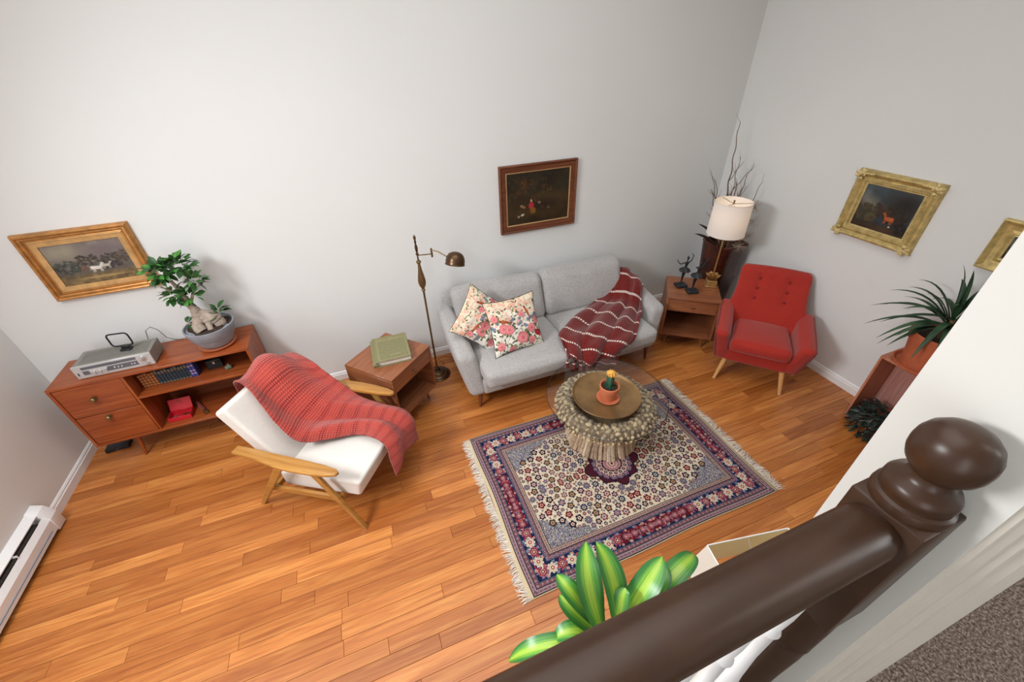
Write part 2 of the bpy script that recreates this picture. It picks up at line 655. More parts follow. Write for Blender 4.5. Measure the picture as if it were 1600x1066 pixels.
def tag(o, label=None, cat=None, group=None, kind=None):
    if label:
        o['label'] = label
    if cat:
        o['category'] = cat
    if group:
        o['group'] = group
    if kind:
        o['kind'] = kind
    return o


def thing(name, label, cat, loc=(0, 0, 0), rz=0.0, group=None):
    o = bpy.data.objects.new(name, None)
    o.empty_display_size = 0.05
    COL.objects.link(o)
    o.location = loc
    o.rotation_euler = (0, 0, rz)
    return tag(o, label, cat, group)


def TR(loc=(0, 0, 0), rot=(0, 0, 0)):
    from mathutils import Euler
    return Matrix.Translation(loc) @ Euler(rot).to_matrix().to_4x4()


def lerp(a, b, t):
    return a + (b - a) * t


def catmull(P, t):
    n = len(P) - 1
    x = max(0, min(n - 1e-6, t * n))
    i = int(x)
    f = x - i
    p0, p1, p2, p3 = P[max(i - 1, 0)], P[i], P[i + 1], P[min(i + 2, n)]
    return 0.5 * ((2 * p1) + (-p0 + p2) * f + (2 * p0 - 5 * p1 + 4 * p2 - p3) * f * f + (-p0 + 3 * p1 - 3 * p2 + p3) * f ** 3)


def loft_sheet(stations, nu, nv, disp=None):
    """stations: rows of control points (all rows equally long). Returns a grid of points"""
    A = np.array(stations, float)
    rows = []
    for i in range(nv):
        tv = i / (nv - 1)
        ctl = np.array([catmull(A[:, k], tv) for k in range(A.shape[1])])
        rows.append([catmull(ctl, j / (nu - 1)) for j in range(nu)])
    G = np.array(rows)
    if disp is not None:
        du = np.gradient(G, axis=1)
        dv = np.gradient(G, axis=0)
        N = np.cross(du, dv)
        N /= np.linalg.norm(N, axis=2, keepdims=True) + 1e-9
        if N[..., 2].mean() < 0:
            N = -N
        uu, vv = np.meshgrid(np.linspace(0, 1, nu), np.linspace(0, 1, nv))
        G = G + N * disp(uu, vv)[..., None]
    return [[tuple(p) for p in r] for r in G]


def solidify(o, th, off=0.0):
    m = o.modifiers.new('thickness', 'SOLIDIFY')
    m.thickness = th
    m.offset = off
    return o


# ------------------------------------------------------------------ painted patterns (numpy)
def rgb(h):
    return np.array([int(h[i:i + 2], 16) / 255 for i in (1, 3, 5)])


def nz2(w, h, cell, rng):
    """smooth value noise"""
    gw, gh = int(w / cell) + 3, int(h / cell) + 3
    g = rng.random((gh, gw))
    y, x = np.mgrid[0:h, 0:w] / cell
    xi, yi = x.astype(int), y.astype(int)
    fx, fy = x - xi, y - yi
    fx, fy = fx * fx * (3 - 2 * fx), fy * fy * (3 - 2 * fy)
    return (g[yi, xi] * (1 - fx) + g[yi, xi + 1] * fx) * (1 - fy) + (g[yi + 1, xi] * (1 - fx) + g[yi + 1, xi + 1] * fx) * fy


def fbm(w, h, cell, rng, o=4):
    a = sum(nz2(w, h, max(cell / 2 ** i, 1.2), rng) / 2 ** i for i in range(o))
    return a / sum(1 / 2 ** i for i in range(o))


def floret(A, cx, cy, r, cols, n=6, rot=0.0, sharp=0.25, sx=1.0):
    """concentric petalled rings, outermost colour first"""
    h, w = A.shape[:2]
    R = r * 1.4
    x0, x1, y0, y1 = int(max(0, cx - R * sx)), int(min(w, cx + R * sx + 1)), int(max(0, cy - R)), int(min(h, cy + R + 1))
    if x1 <= x0 or y1 <= y0:
        return
    y, x = np.mgrid[y0:y1, x0:x1]
    dx, dy = (x - cx) / sx, y - cy
    d = np.hypot(dx, dy)
    a = np.arctan2(dy, dx) + rot
    rr = r * (1 - sharp + sharp * np.abs(np.cos(a * n / 2)))
    for k, c in enumerate(cols):
        f = 1 - k / len(cols)
        m = d < rr * f
        A[y0:y1, x0:x1][m] = c


def ell(A, cx, cy, rx, ry, rot, c, soft=0.0, alpha=1.0):
    h, w = A.shape[:2]
    R = max(rx, ry) * 1.5 + 2
    x0, x1, y0, y1 = int(max(0, cx - R)), int(min(w, cx + R)), int(max(0, cy - R)), int(min(h, cy + R))
    if x1 <= x0 or y1 <= y0:
        return
    y, x = np.mgrid[y0:y1, x0:x1]
    dx, dy = x - cx, y - cy
    u = (dx * math.cos(rot) + dy * math.sin(rot)) / rx
    v = (-dx * math.sin(rot) + dy * math.cos(rot)) / ry
    d = np.hypot(u, v)
    k = np.clip((1 - d) / max(soft, 0.08) + 0.5, 0, 1)[..., None] * alpha
    A[y0:y1, x0:x1] = A[y0:y1, x0:x1] * (1 - k) + np.array(c) * k


def rug_image():
    rng = np.random.default_rng(5)
    hw, hh = 690, 464            # one quarter; outer corner at (0,0)
    A = np.zeros((hh, hw, 3))
    y, x = np.mgrid[0:hh, 0:hw]
    mm = 1.31                      # millimetres a pixel
    navy, deep, burg, red = rgb('#1a2140'), rgb('#232e50'), rgb('#5a1620'), rgb('#8e2630')
    cream, beige, pink, mauve = rgb('#d2c5ac'), rgb('#b09684'), rgb('#a8787c'), rgb('#644e54')
    lilac, slate, blue, tan = rgb('#94868e'), rgb('#5f6a7a'), rgb('#38506e'), rgb('#bd9a70')
    dark = rgb('#1d1626')
    dx, dy = x * mm, y * mm
    d = np.minimum(dx - 22, dy - 6)
    A[:] = rgb('#c4b290')

    def zone(a, b, c):
        A[(d >= a) & (d < b)] = c
    zone(0, 5, dark)
    zone(5, 30, rgb('#9c8488'))
    zone(30, 34, dark)
    zone(34, 58, mauve)
    zone(58, 64, blue)
    zone(64, 148, navy)
    zone(148, 154, blue * 1.1)
    zone(154, 180, mauve * 1.05)
    zone(180, 184, dark)
    zone(184, 206, beige)
    zone(206, 210, dark)
    zone(210, 5000, cream)

    def along(off, step, fn, start=0):
        """places fn along both arms of the quarter border at inset off"""
        k = 0
        p = start
        while p < hw * mm:
            q = (p + 22) / mm
            if p > off - step * 0.4:
                fn(q, (off + 6) / mm, k, 0)
            if off - step * 0.4 < p < hh * mm:
                fn((off + 22) / mm, (p + 6) / mm, k, 1)
            p += step
            k += 1
    along(17, 13, lambda cx, cy, k, s: floret(A, cx, cy, 4.6, [burg, rgb('#d4b8a8')] if k % 2 else [navy, pink], 4))
    along(46, 15, lambda cx, cy, k, s: floret(A, cx, cy, 5.8, [rgb('#a89aa4'), burg, cream] if k % 2 else [burg, rgb('#b8888c')], 5))
    along(167, 15, lambda cx, cy, k, s: floret(A, cx, cy, 6, [rgb('#b09ca4'), navy, pink] if k % 2 else [burg, rgb('#c2a8b8')], 5))
    along(195, 15, lambda cx, cy, k, s: floret(A, cx, cy, 5.0, [burg, cream] if k % 2 else [deep, rgb('#c98c7c')], 4))

    # cartouches of red ground in the middle of each side
    mid = (d >= 66) & (d < 146)
    tx = (dy < 154) & (dx > 640)
    ty = (dx - 22 < 154) & (dy > 400)
    A[mid & tx & (np.abs(dy - 112) < 34)] = burg
    A[mid & ty & (np.abs(dx - 128) < 34)] = burg
    leafc = [rgb('#9c3040'), rgb('#7c6a8c'), rgb('#c9c0ae'), slate]

    def mainb(cx, cy, k, s):
        far = (cx * mm > 640) if s == 0 else (cy * mm > 400)
        for j in range(10):
            a = rng.random() * 6.28
            q = 23 + 8 * rng.random()
            ell(A, cx + q * math.cos(a), cy + q * math.sin(a), 7.5, 3.2, rng.random() * 3.1, leafc[rng.integers(4)] if not far else [rgb('#a83c44'), rgb('#6a3c50'), rgb('#b88478')][rng.integers(3)])
        if far:
            floret(A, cx, cy, 21, [dark, rgb('#a05860'), burg, rgb('#b09098'), red, cream], 8, rng.random())
            floret(A, cx + (0 if s else 20), cy + (20 if s else 0), 9, [rgb('#c29aa0'), burg, pink], 5)
        elif k % 2:
            floret(A, cx, cy, 25, [cream, rgb('#a9a08c'), cream, red, cream], 8, rng.random(), 0.3)
        else:
            floret(A, cx, cy, 24, [rgb('#a8585c'), burg, rgb('#c08c88'), burg, cream], 6, rng.random(), 0.35)
        o = 27
        for sg in (-1, 1):
            ax, ay = (cx + 14, cy + sg * o) if s == 0 else (cx + sg * o, cy + 14)
            floret(A, ax, ay, 8, [[cream, red, cream], [rgb('#8898b4'), navy, cream], [red, cream, burg]][rng.integers(3)], 5, rng.random())
    along(107, 62, mainb, 107)
    zone(58, 64, blue)
    zone(148, 154, blue * 1.1)
    for a, b in ((61.5, 64), (148, 150)):
        zone(a, b, dark)

    # field
    fx, fy = dx - 232, dy - 216     # measured from the field's own corner
    X, Y = (hw - x) * mm, (hh - y) * mm  # from the centre
    inn = d >= 211
    soft = 0.10 * (fbm(hw, hh, 26, rng) - 0.5)
    wob = 26 * np.sin(fx / 19) + 20 * np.sin(fy / 17)
    corner = inn & ((fx / 330) + (fy / 205) + soft * 4 < 1.0 + wob / 330 * 0.6)
    nn = rng.random((hh, hw))
    cell = rng.random((hh // 4 + 2, hw // 4 + 2)).repeat(4, 0).repeat(4, 1)[:hh, :hw]
    cell2 = rng.random((hh // 3 + 2, hw // 3 + 2)).repeat(3, 0).repeat(3, 1)[:hh, :hw]
    cell = np.where(cell2 > 0.5, cell, cell2 * 2)
    pal = np.array([slate, rgb('#33363f'), rgb('#bdb4a4'), rgb('#566072'), rgb('#948c8c'), rgb('#64484c'), rgb('#84888c'), rgb('#c4b8a4')])
    A[corner] = pal[(cell[corner] * 7.99).astype(int)]
    edge = inn & (rng.random((hh, hw)) > 0.5) & (np.abs((fx / 330) + (fy / 205) - (1.0 + wob / 330 * 0.6)) < 0.022)
    A[edge] = rgb('#b9b0a2')
    A[inn & ~corner & (cell > 0.9)] = rgb('#a8947c')

    pts = []
    styles = [
        ([dark, navy, rgb('#a4616a'), cream, burg], 6), ([navy, navy, cream, navy], 8), ([burg, burg, rgb('#d0a08c'), burg], 5),
        ([rgb('#3a2c44'), rgb('#4c4460'), lilac, navy, cream], 8), ([dark, dark, cream, red], 5), ([rgb('#6a2230'), burg, cream, rgb('#8a90a8'), burg], 6),
        ([navy, rgb('#3c3450'), rgb('#c6a0a8'), burg, cream], 6), ([dark, rgb('#5c4a38'), tan, burg], 5)]
    for r, tries, cap in ((20, 900, 46), (16.5, 1500, 64), (13, 2000, 90), (10, 2200, 110), (7, 2600, 130), (5, 2600, 150)):
        got = 0
        for _ in range(tries):
            cx, cy = rng.random() * hw, rng.random() * hh
            xi, yi = int(cx), int(cy)
            if not inn[yi, xi] or d[yi, xi] < 211 + r * mm:
                continue
            if corner[yi, xi] and (r > 10 or rng.random() < 0.8):
                continue
            if all((cx - a) ** 2 + (cy - b) ** 2 > (r + q + 1.5) ** 2 for a, b, q in pts):
                pts.append((cx, cy, r))
                got += 1
                if got >= cap:
                    break
    for cx, cy, r in pts:
        # thin vines between neighbours
        a = rng.random() * 6.28
        for t in range(18):
            px, py = cx + (r + t * 1.3) * math.cos(a + t * 0.11), cy + (r + t * 1.3) * math.sin(a + t * 0.11)
            if 0 <= int(px) < hw and 0 <= int(py) < hh and inn[int(py), int(px)]:
                A[int(py), int(px)] = rgb('#5d5468')
    for cx, cy, r in pts:
        st, n = styles[rng.integers(len(styles))]
        if corner[int(cy), int(cx)]:
            st = [rgb('#3c4866'), rgb('#b0aab2'), rgb('#7c3c50')]
        floret(A, cx, cy, r, st, n, rng.random() * 3, 0.33)
        if r > 11:
            for q in range(n):
                t = q / n * 6.28 + 0.3
                ell(A, cx + r * 1.05 * math.cos(t), cy + r * 1.05 * math.sin(t), 2.6, 1.6, t, burg if q % 2 else slate)
    # medallion at the centre
    R = np.hypot(X / 1.15, Y)
    an = np.arctan2(Y, X)
    lobes = 140 + 26 * np.abs(np.cos(an * 4)) + 26 * np.abs(np.cos(an * 2)) ** 6
    med = R < lobes
    A[med & (R > lobes - 7)] = dark
    A[(R < lobes - 7)] = rgb('#481a26')
    for k in range(5):
        a = k / 4 * PI / 2
        floret(A, hw - 105 / mm * math.cos(a) * 1.15, hh - 105 / mm * math.sin(a), 27, [navy, lilac, rgb('#5c2440'), rgb('#c2a0a8'), burg], 6, a)
    for k in range(4):
        a = (k + 0.5) / 4 * PI / 2
        floret(A, hw - 84 / mm * math.cos(a) * 1.15, hh - 84 / mm * math.sin(a), 16, [cream, burg, rgb('#8c90a8')], 5, a)
    A[R < 58] = rgb('#b08c92')
    floret(A, hw, hh, 42, [rgb('#a8606c'), cream, rgb('#a8606c'), cream, burg], 12)
    A *= (0.86 + 0.24 * rng.random((hh, hw)))[..., None]
    top = np.concatenate([A, A[:, ::-1]], 1)
    return np.concatenate([top, top[::-1]], 0)


def floral_image(seed):
    rng = np.random.default_rng(seed)
    n = 420
    A = np.ones((n, n, 3)) * rgb('#e9e4da')
    top = fbm(n, n, 90, rng)
    yy = np.linspace(1, 0, n)[:, None]
    A = A * (1 - np.clip(yy * 1.5 - 0.7 + (top - 0.5) * 0.6, 0, 0.8)[..., None]) + rgb('#e4cfae') * np.clip(yy * 1.5 - 0.7 + (top - 0.5) * 0.6, 0, 0.8)[..., None]
    green, dgreen, brown = rgb('#6f7c52'), rgb('#46563c'), rgb('#8a6a4c')
    for _ in range(34):      # twigs
        x, y = rng.random(2) * n
        a = rng.random() * 6.28
        for t in range(60):
            x += 1.6 * math.cos(a)
            y += 1.6 * math.sin(a)
            a += (rng.random() - 0.5) * 0.35
            ell(A, x, y, 1.4, 1.4, 0, brown)
    for _ in range(150):
        x, y = rng.random(2) * n
        ell(A, x, y, 9 + 6 * rng.random(), 4 + 2 * rng.random(), rng.random() * 3.1, [green, dgreen, rgb('#8f9870')][rng.integers(3)])
    for _ in range(90):
        x, y = rng.random(2) * n * np.array([1, 0.5])
        floret(A, x, y, 8 + 5 * rng.random(), [rgb('#e0907c'), rgb('#f2d4bc'), rgb('#e6b090')], 5, rng.random() * 3, 0.4)
    for _ in range(26):
        x, y = rng.random() * n, n * (0.36 + 0.22 * rng.random())
        floret(A, x, y, 13, [rgb('#5c6a86'), rgb('#8c9ab4'), rgb('#4a5470'), rgb('#c9c4a8')], 5, rng.random() * 3, 0.35)
    for cx, cy, r in ((90, 235, 42), (150, 228, 40), (225, 315, 52), (320, 265, 38), (60, 350, 36), (300, 370, 34), (150, 390, 30), (390, 215, 30), (30, 150, 28), (255, 140, 26), (410, 330, 26)):
        cx, cy = cx + rng.integers(-14, 14), cy + rng.integers(-14, 14)
        for q in range(9):
            t = rng.random() * 6.28
            ell(A, cx + r * 1.1 * math.cos(t), cy + r * 1.1 * math.sin(t), r * 0.34, r * 0.17, t, [green, dgreen][q % 2])
        floret(A, cx, cy, r, [rgb('#e59a9c'), rgb('#c9545f'), rgb('#eaa6a6'), rgb('#d0606c'), rgb('#efb4ae'), rgb('#c04e5c'), rgb('#e48c90'), rgb('#a83a48')], 9, rng.random() * 3, 0.16)
    ell(A, 375, 310, 30, 26, 0, rgb('#a82c34'))
    floret(A, 375, 310, 20, [rgb('#8c1e28'), rgb('#c04048'), rgb('#8c1e28')], 6)
    # two russet birds
    for bx, by, br in ((310, 130, 1.35), (110, 170, 0.3)):
        ell(A, bx, by, 42, 11, br, rgb('#b8603c'))
        ell(A, bx + 34 * math.cos(br), by + 34 * math.sin(br), 34, 5, br, rgb('#9c5236'))
        ell(A, bx - 34 * math.cos(br), by - 34 * math.sin(br), 10, 9, br, rgb('#7c4434'))
    return A


def tree(A, cx, cy, r, c, rng, n=60):
    for _ in range(n):
        a, q = rng.random() * 6.28, rng.random() ** 0.5 * r
        f = 0.7 + 0.6 * rng.random()
        ell(A, cx + q * math.cos(a), cy + q * math.sin(a) * 0.7, r * 0.16, r * 0.1, rng.random() * 3, np.array(c) * f, 0.6, 0.8)


def horse(A, x, y, s, c, flip=1):
    d = np.array(c)
    ell(A, x, y, 20 * s, 9 * s, 0, d, 0.3)
    ell(A, x - flip * 14 * s, y - 1 * s, 10 * s, 9 * s, 0, d * 1.05, 0.3)
    ell(A, x + flip * 20 * s, y - 11 * s, 11 * s, 5 * s, -flip * 0.95, d * 0.95, 0.3)
    ell(A, x + flip * 28 * s, y - 19 * s, 7 * s, 3.6 * s, flip * 0.5, d * 0.9, 0.3)
    for lx, l in ((-17, 0), (-11, 2), (10, 1), (15, 0)):
        ell(A, x + flip * lx * s, y + (14 - l) * s, 2.4 * s, 9 * s, 0.1, d * 0.85, 0.3)
    ell(A, x - flip * 24 * s, y + 5 * s, 2.2 * s, 8 * s, flip * 0.3, d * 0.7, 0.4)


def painting(kind):
    rng = np.random.default_rng(20 + kind)
    w, h = 420, 300
    n = fbm(w, h, 90, rng, 5)[..., None]
    y = np.linspace(0, 1, h)[:, None, None]
    if kind == 0:      # dusky landscape, two white horses
        A = rgb('#8b8578') * (0.55 + 0.6 * n) * (1 - y * 0.5) + rgb('#6b5a60') * 0.2
        ell(A, 120, 60, 90, 40, 0.2, rgb('#a39a80'), 1.6, 0.7)
        ell(A, 300, 70, 120, 50, 0, rgb('#6f6268'), 1.6, 0.7)
        tree(A, 190, 130, 60, rgb('#403a34'), rng)
        tree(A, 70, 170, 70, rgb('#3a4038'), rng)
        tree(A, 330, 150, 70, rgb('#3c3834'), rng)
        tree(A, 390, 130, 50, rgb('#54483c'), rng)
        g = fbm(w, h, 30, rng)[..., None]
        k = np.clip((y - 0.72) * 9, 0, 1)
        A = A * (1 - k) + (rgb('#7c6846') * (0.5 + 0.8 * g)) * k
        ell(A, 235, 262, 130, 9, 0, rgb('#b59a66'), 0.8, 0.7)
        tree(A, 150, 190, 26, rgb('#6a3a28'), rng, 30)
        horse(A, 285, 190, 1.25, rgb('#3c3640'))
        horse(A, 270, 186, 1.15, rgb('#b9b2a6'))
        horse(A, 215, 195, 1.5, rgb('#d8d2c6'))
        ell(A, 220, 165, 9, 16, 0.1, rgb('#4a5460'), 0.3)
        ell(A, 219, 146, 5, 6, 0, rgb('#9c8070'), 0.3)
    elif kind == 1:    # very dark wooded scene, small figure in red
        A = rgb('#3a2c18') * (0.35 + 0.9 * n) * (0.7 + 0.4 * y)
        for _ in range(26):
            tree(A, rng.random() * w, rng.random() * 150, 40, [rgb('#2c2614'), rgb('#4c3016'), rgb('#262a1c')][rng.integers(3)], rng, 24)
        ell(A, 300, 150, 130, 26, 0.1, rgb('#4a3c20'), 1.4, 0.6)
        ell(A, 150, 240, 150, 24, 0.05, rgb('#4a3618'), 1.4, 0.6)
        ell(A, 160, 196, 18, 22, 0.2, rgb('#a82a34'), 0.3)
        ell(A, 160, 166, 7, 9, 0, rgb('#b09c70'), 0.3)
        ell(A, 172, 226, 20, 20, 0.2, rgb('#7a5220'), 0.5)
        for px, py, c in ((110, 200, '#8a5a3c'), (95, 192, '#8a6a4c'), (215, 182, '#7a6450'), (235, 210, '#3c2c20'), (280, 220, '#5a4630')):
            ell(A, px, py, 12, 8, 0.3, rgb(c), 0.5)
        ell(A, 100, 246, 13, 7, -0.3, rgb('#b8b0a0'), 0.3)
        ell(A, 74, 254, 9, 7, 0, rgb('#8a8478'), 0.3)
    else:              # stormy sky, dark horse and chestnut horse
        A = rgb('#54626a') * (0.5 + 0.8 * n) * (1 - 0.55 * y)
        ell(A, 60, 110, 90, 40, 0.3, rgb('#8c8674'), 1.5, 0.7)
        ell(A, 330, 90, 130, 80, 0, rgb('#1c1814'), 1.4, 0.9)
        tree(A, 80, 190, 90, rgb('#4a4026'), rng, 90)
        tree(A, 300, 170, 90, rgb('#2a2014'), rng, 90)
        tree(A, 180, 160, 60, rgb('#3a3020'), rng, 60)
        k = np.clip((y - 0.8) * 9, 0, 1)
        A = A * (1 - k) + rgb('#4c3622') * (0.5 + 0.7 * n) * k
        tree(A, 380, 250, 60, rgb('#140f0c'), rng, 60)
        horse(A, 205, 160, 2.3, rgb('#3c281e'), -1)
        horse(A, 262, 200, 1.7, rgb('#b4562a'), -1)
        ell(A, 290, 250, 8, 6, 0, rgb('#c8c0b0'), 0.3)
    return np.clip(A, 0, 1)


M['rug'] = img_mat('persian_rug_pile', rug_image(), 0.95, 0.5, 0.1)
M['floral1'] = img_mat('floral_print_one', floral_image(3), 0.85, 0.2, 0.2)
M['floral2'] = img_mat('floral_print_two', floral_image(9), 0.85, 0.2, 0.2)
for k in range(3):
    M['paint%d' % k] = img_mat('oil_painting_%d' % k, painting(k), 0.35, 0.15)

# ------------------------------------------------------------------ the room
XL, XR, YB, ZC = -2.335, 3.548, 3.265, 4.5      # left wall, right wall, back wall, ceiling
YF = -2.6                                       # front wall
ZL = 0.95                                       # landing


def slab(name, lo, hi, m, parent=None):
    c = [(a + b) / 2 for a, b in zip(lo, hi)]
    s_ = [b - a for a, b in zip(lo, hi)]
    o = MB().box(c, s_).build(name, m, parent, smooth=False)
    if parent is None:
        tag(o, kind='structure')
    return o


floor = slab('floor', (XL - 0.1, YF - 0.1, -0.08), (XR + 0.1, YB + 0.1, -0.006), M['gap'])
slab('wall_back', (XL - 0.1, YB, -0.08), (XR + 0.1, YB + 0.1, ZC), M['wall'])
slab('wall_left', (XL - 0.1, YF, -0.08), (XL, YB, ZC), M['wall'])
slab('wall_right', (XR, YF, -0.08), (XR + 0.1, YB, ZC), M['wall'])
slab('ceiling', (XL - 0.1, YF - 0.1, ZC), (XR + 0.1, YB + 0.1, ZC + 0.1), M['ceiling'])
# front wall with the tall window opening that lets the daylight in
wf = MB()
wx0, wx1, wz0, wz1 = -2.1, -0.9, 0.35, 3.5
wf.box(((XL + wx0) / 2 - 0.05, YF - 0.05, ZC / 2), (wx0 - XL + 0.1, 0.1, ZC))
wf.box(((wx1 + XR) / 2 + 0.05, YF - 0.05, ZC / 2), (XR - wx1 + 0.1, 0.1, ZC))
wf.box(((wx0 + wx1) / 2, YF - 0.05, wz0 / 2), (wx1 - wx0, 0.1, wz0))
wf.box(((wx0 + wx1) / 2, YF - 0.05, (wz1 + ZC) / 2), (wx1 - wx0, 0.1, ZC - wz1))
tag(wf.build('wall_front', M['wall'], smooth=False), kind='structure')
fr = MB()
for xx in (wx0 + 0.03, (wx0 + wx1) / 2, wx1 - 0.03):
    fr.box((xx, YF - 0.05, (wz0 + wz1) / 2), (0.06, 0.07, wz1 - wz0), 0.005)
for zz in (wz0 + 0.03, 1.9, wz1 - 0.03):
    fr.box(((wx0 + wx1) / 2, YF - 0.05, zz), (wx1 - wx0, 0.06, 0.06), 0.005)
win = tag(fr.build('window_1', M['trim']), kind='structure')
for a, b in ((wx0 + 0.06, (wx0 + wx1) / 2 - 0.03), ((wx0 + wx1) / 2 + 0.03, wx1 - 0.06)):
    for c, d in ((wz0 + 0.06, 1.87), (1.93, wz1 - 0.06)):
        MB().box(((a + b) / 2, YF - 0.05, (c + d) / 2), (b - a, 0.006, d - c)).build('window_pane', M['glass'], win, smooth=False)

fr = MB()
for yy in (0.07, 1.05, 2.03):
    fr.box((XL + 0.012, yy, 2.85), (0.024, 0.06, 1.1), 0.004)
for zz in (2.33, 3.37):
    fr.box((XL + 0.012, 1.05, zz), (0.024, 2.0, 0.06), 0.004)
win2 = tag(fr.build('window_2', M['trim']), kind='structure')
for yy in (0.56, 1.54):
    MB().box((XL + 0.006, yy, 2.85), (0.004, 0.92, 0.98)).build('window_pane', M['glass'], win2, smooth=False)

# oak strip floor: the planks the photo shows, each a part of the floor; the hidden rest joined
PW = 0.0775
lens = [0.36, 0.45, 0.54, 0.63, 0.72, 0.84, 0.98, 1.15]
pm = {}
for L in lens:
    g = MB().box((0, 0, 0), (L - 0.0012, PW - 0.0012, 0.012), 0.0011)
    me = g.mesh('plank', M['oak'], smooth=False)
    pm[L] = me
row = 0
y = YB - 0.012 - PW / 2
count = 0
hidden = MB()
rr = random.Random(11)
while y > YF:
    x = XL + 0.012 - rr.random() * 0.3
    while x < XR - 0.02:
        L = rr.choice(lens[2:])
        x0, x1 = max(x, XL + 0.004), min(x + L, XR - 0.004)
        if x1 - x0 > 0.05:
            if y > 0.72 and count < 300:
                o = link('plank', pm[L], floor)
                o.location = ((x0 + x1) / 2, y, -0.006)
                if x1 - x0 < L - 1e-4:
                    o.scale = ((x1 - x0) / L, 1, 1)
                count += 1
            else:
                hidden.box(((x0 + x1) / 2, y, -0.006), (x1 - x0 - 0.0012, PW - 0.0012, 0.012), 0.0)
        x += L
    y -= PW
tag(hidden.build('floor_boards', M['oak'], floor, smooth=False), kind='stuff')


def baseboard(name, p0, p1, nrm):
    """moulded white skirting from p0 to p1 on a wall whose room side is nrm"""
    prof = [(0, 0), (0.016, 0), (0.016, 0.058), (0.011, 0.064), (0.011, 0.074), (0.004, 0.084), (0, 0.086)]
    p0, p1, nrm = Vector(p0), Vector(p1), Vector(nrm)
    vs = [p + nrm * a + Vector((0, 0, z)) for p in (p0, p1) for a, z in prof]
    n = len(prof)
    fs = [(k, (k + 1) % n, n + (k + 1) % n, n + k) for k in range(n)] + [tuple(range(n))[::-1], tuple(range(n, 2 * n))]
    o = MB().add(vs, fs).build(name, M['trim'], ang=25)
    return tag(o, kind='structure')


baseboard('baseboard_back', (XL, YB, 0), (XR, YB, 0), (0, -1, 0))
baseboard('baseboard_left', (XL, 2.5, 0), (XL, YB - 0.016, 0), (1, 0, 0))
baseboard('baseboard_right', (XR, 0.3, 0), (XR, YB - 0.016, 0), (-1, 0, 0))

# raised landing behind the railing, its carpet, and the hall wall the railing ends on
slab('wall_landing', (-1.0, 0.13, 0), (0.655, 0.17, ZL - 0.002), M['wall'])
slab('wall_landing_side', (-1.04, YF, 0), (-1.0, 0.17, ZL - 0.002), M['wall'])
cp = MB().box(((-1.0 + XR) / 2, (YF + 0.17) / 2, ZL - 0.02), (XR + 1.0, 0.17 - YF, 0.04))
tag(cp.build('floor_landing', M['carpet'], smooth=False), kind='structure')
tag(MB().box((-0.17, 0.175, ZL - 0.035), (1.65, 0.02, 0.09), 0.006).build('trim_1', M['whitegloss']), kind='structure')
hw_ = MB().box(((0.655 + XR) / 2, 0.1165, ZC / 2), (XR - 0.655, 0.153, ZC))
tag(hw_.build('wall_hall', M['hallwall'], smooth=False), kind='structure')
cas = [(0.662, 0.041), (0.668, 0.033), (0.680, 0.031), (0.690, 0.024), (0.706, 0.022), (0.712, 0.015), (0.735, 0.012), (0.744, 0.003), (0.765, -0.002), (0.776, -0.0066), (0.80, -0.0066), (0.80, 0.041)]
tag(MB().prism(cas, ZL, 3.1, 'xy').build('trim_2', M['casing'], ang=20), kind='structure')

# ------------------------------------------------------------------ railing
rt = thing('stair_railing', 'dark brown handrail with round-topped newel post and white balusters, in the foreground', 'railing', (0, 0, 0))
yr, zr = 0.106, 1.905
prof = []
for k in range(20):
    a = 2 * PI * k / 20
    cy, cz = math.cos(a), math.sin(a)
    ry = 0.038 * (1.0 if cz > -0.2 else 0.86)
    prof.append((yr + ry * (abs(cy) ** 0.8) * (1 if cy > 0 else -1), zr + (0.031 if cz > 0 else 0.034) * (abs(cz) ** 0.8) * (1 if cz > 0 else -1)))
xs = [-1.0, 0.5, 0.535, 0.552, 0.557]
vs, fs = [], []
for i, xx in enumerate(xs):
    sc_ = (1, 1, 1.0, 0.93, 0.85)[i]
    for py, pz in prof:
        vs.append((xx, yr + (py - yr) * sc_, zr + (pz - zr) * sc_))
n = len(prof)
for i in range(len(xs) - 1):
    for k in range(n):
        fs.append((i * n + k, i * n + (k + 1) % n, (i + 1) * n + (k + 1) % n, (i + 1) * n + k))
fs += [tuple(range(n)), tuple((len(xs) - 1) * n + k for k in range(n))[::-1]]
MB().add(vs, fs).build('handrail', M['rail'], rt)
nx = 0.600
nb = MB()
nb.box((nx, yr, 1.7985), (0.09, 0.09, 0.289), 0.004, seg=2)
nb.build('newel_block', M['rail'], rt)
MB().lathe([(0, 1.94), (0.045, 1.942), (0.0455, 1.950), (0.044, 1.957), (0.040, 1.960), (0.0395, 1.966), (0.041, 1.970), (0.040, 1.978), (0.036, 1.985), (0.0285, 1.990), (0.0245, 1.998), (0.0245, 2.004),
            (0.030, 2.010), (0.0365, 2.019), (0.0400, 2.030), (0.0408, 2.042), (0.0395, 2.054), (0.0345, 2.066), (0.026, 2.075), (0.014, 2.0805), (0, 2.082)], (nx, yr, 0), 40).build('newel_finial', M['rail'], rt)
MB().lathe([(0, 1.0), (0.044, 1.0), (0.044, 1.12), (0.034, 1.15), (0.040, 1.18), (0.036, 1.22), (0.038, 1.36), (0.041, 1.46), (0.041, 1.50), (0.0425, 1.504), (0.0425, 1.511), (0.038, 1.514), (0.038, 1.518), (0.0425, 1.521), (0.0430, 1.60), (0.0425, 1.640), (0.0446, 1.650), (0.0446, 1.655), (0, 1.657)], (nx, yr, 0), 32).build('newel_shaft', M['rail'], rt)
MB().box((nx, yr, ZL + 0.03), (0.09, 0.09, 0.06), 0.003).build('newel_foot', M['rail'], rt)
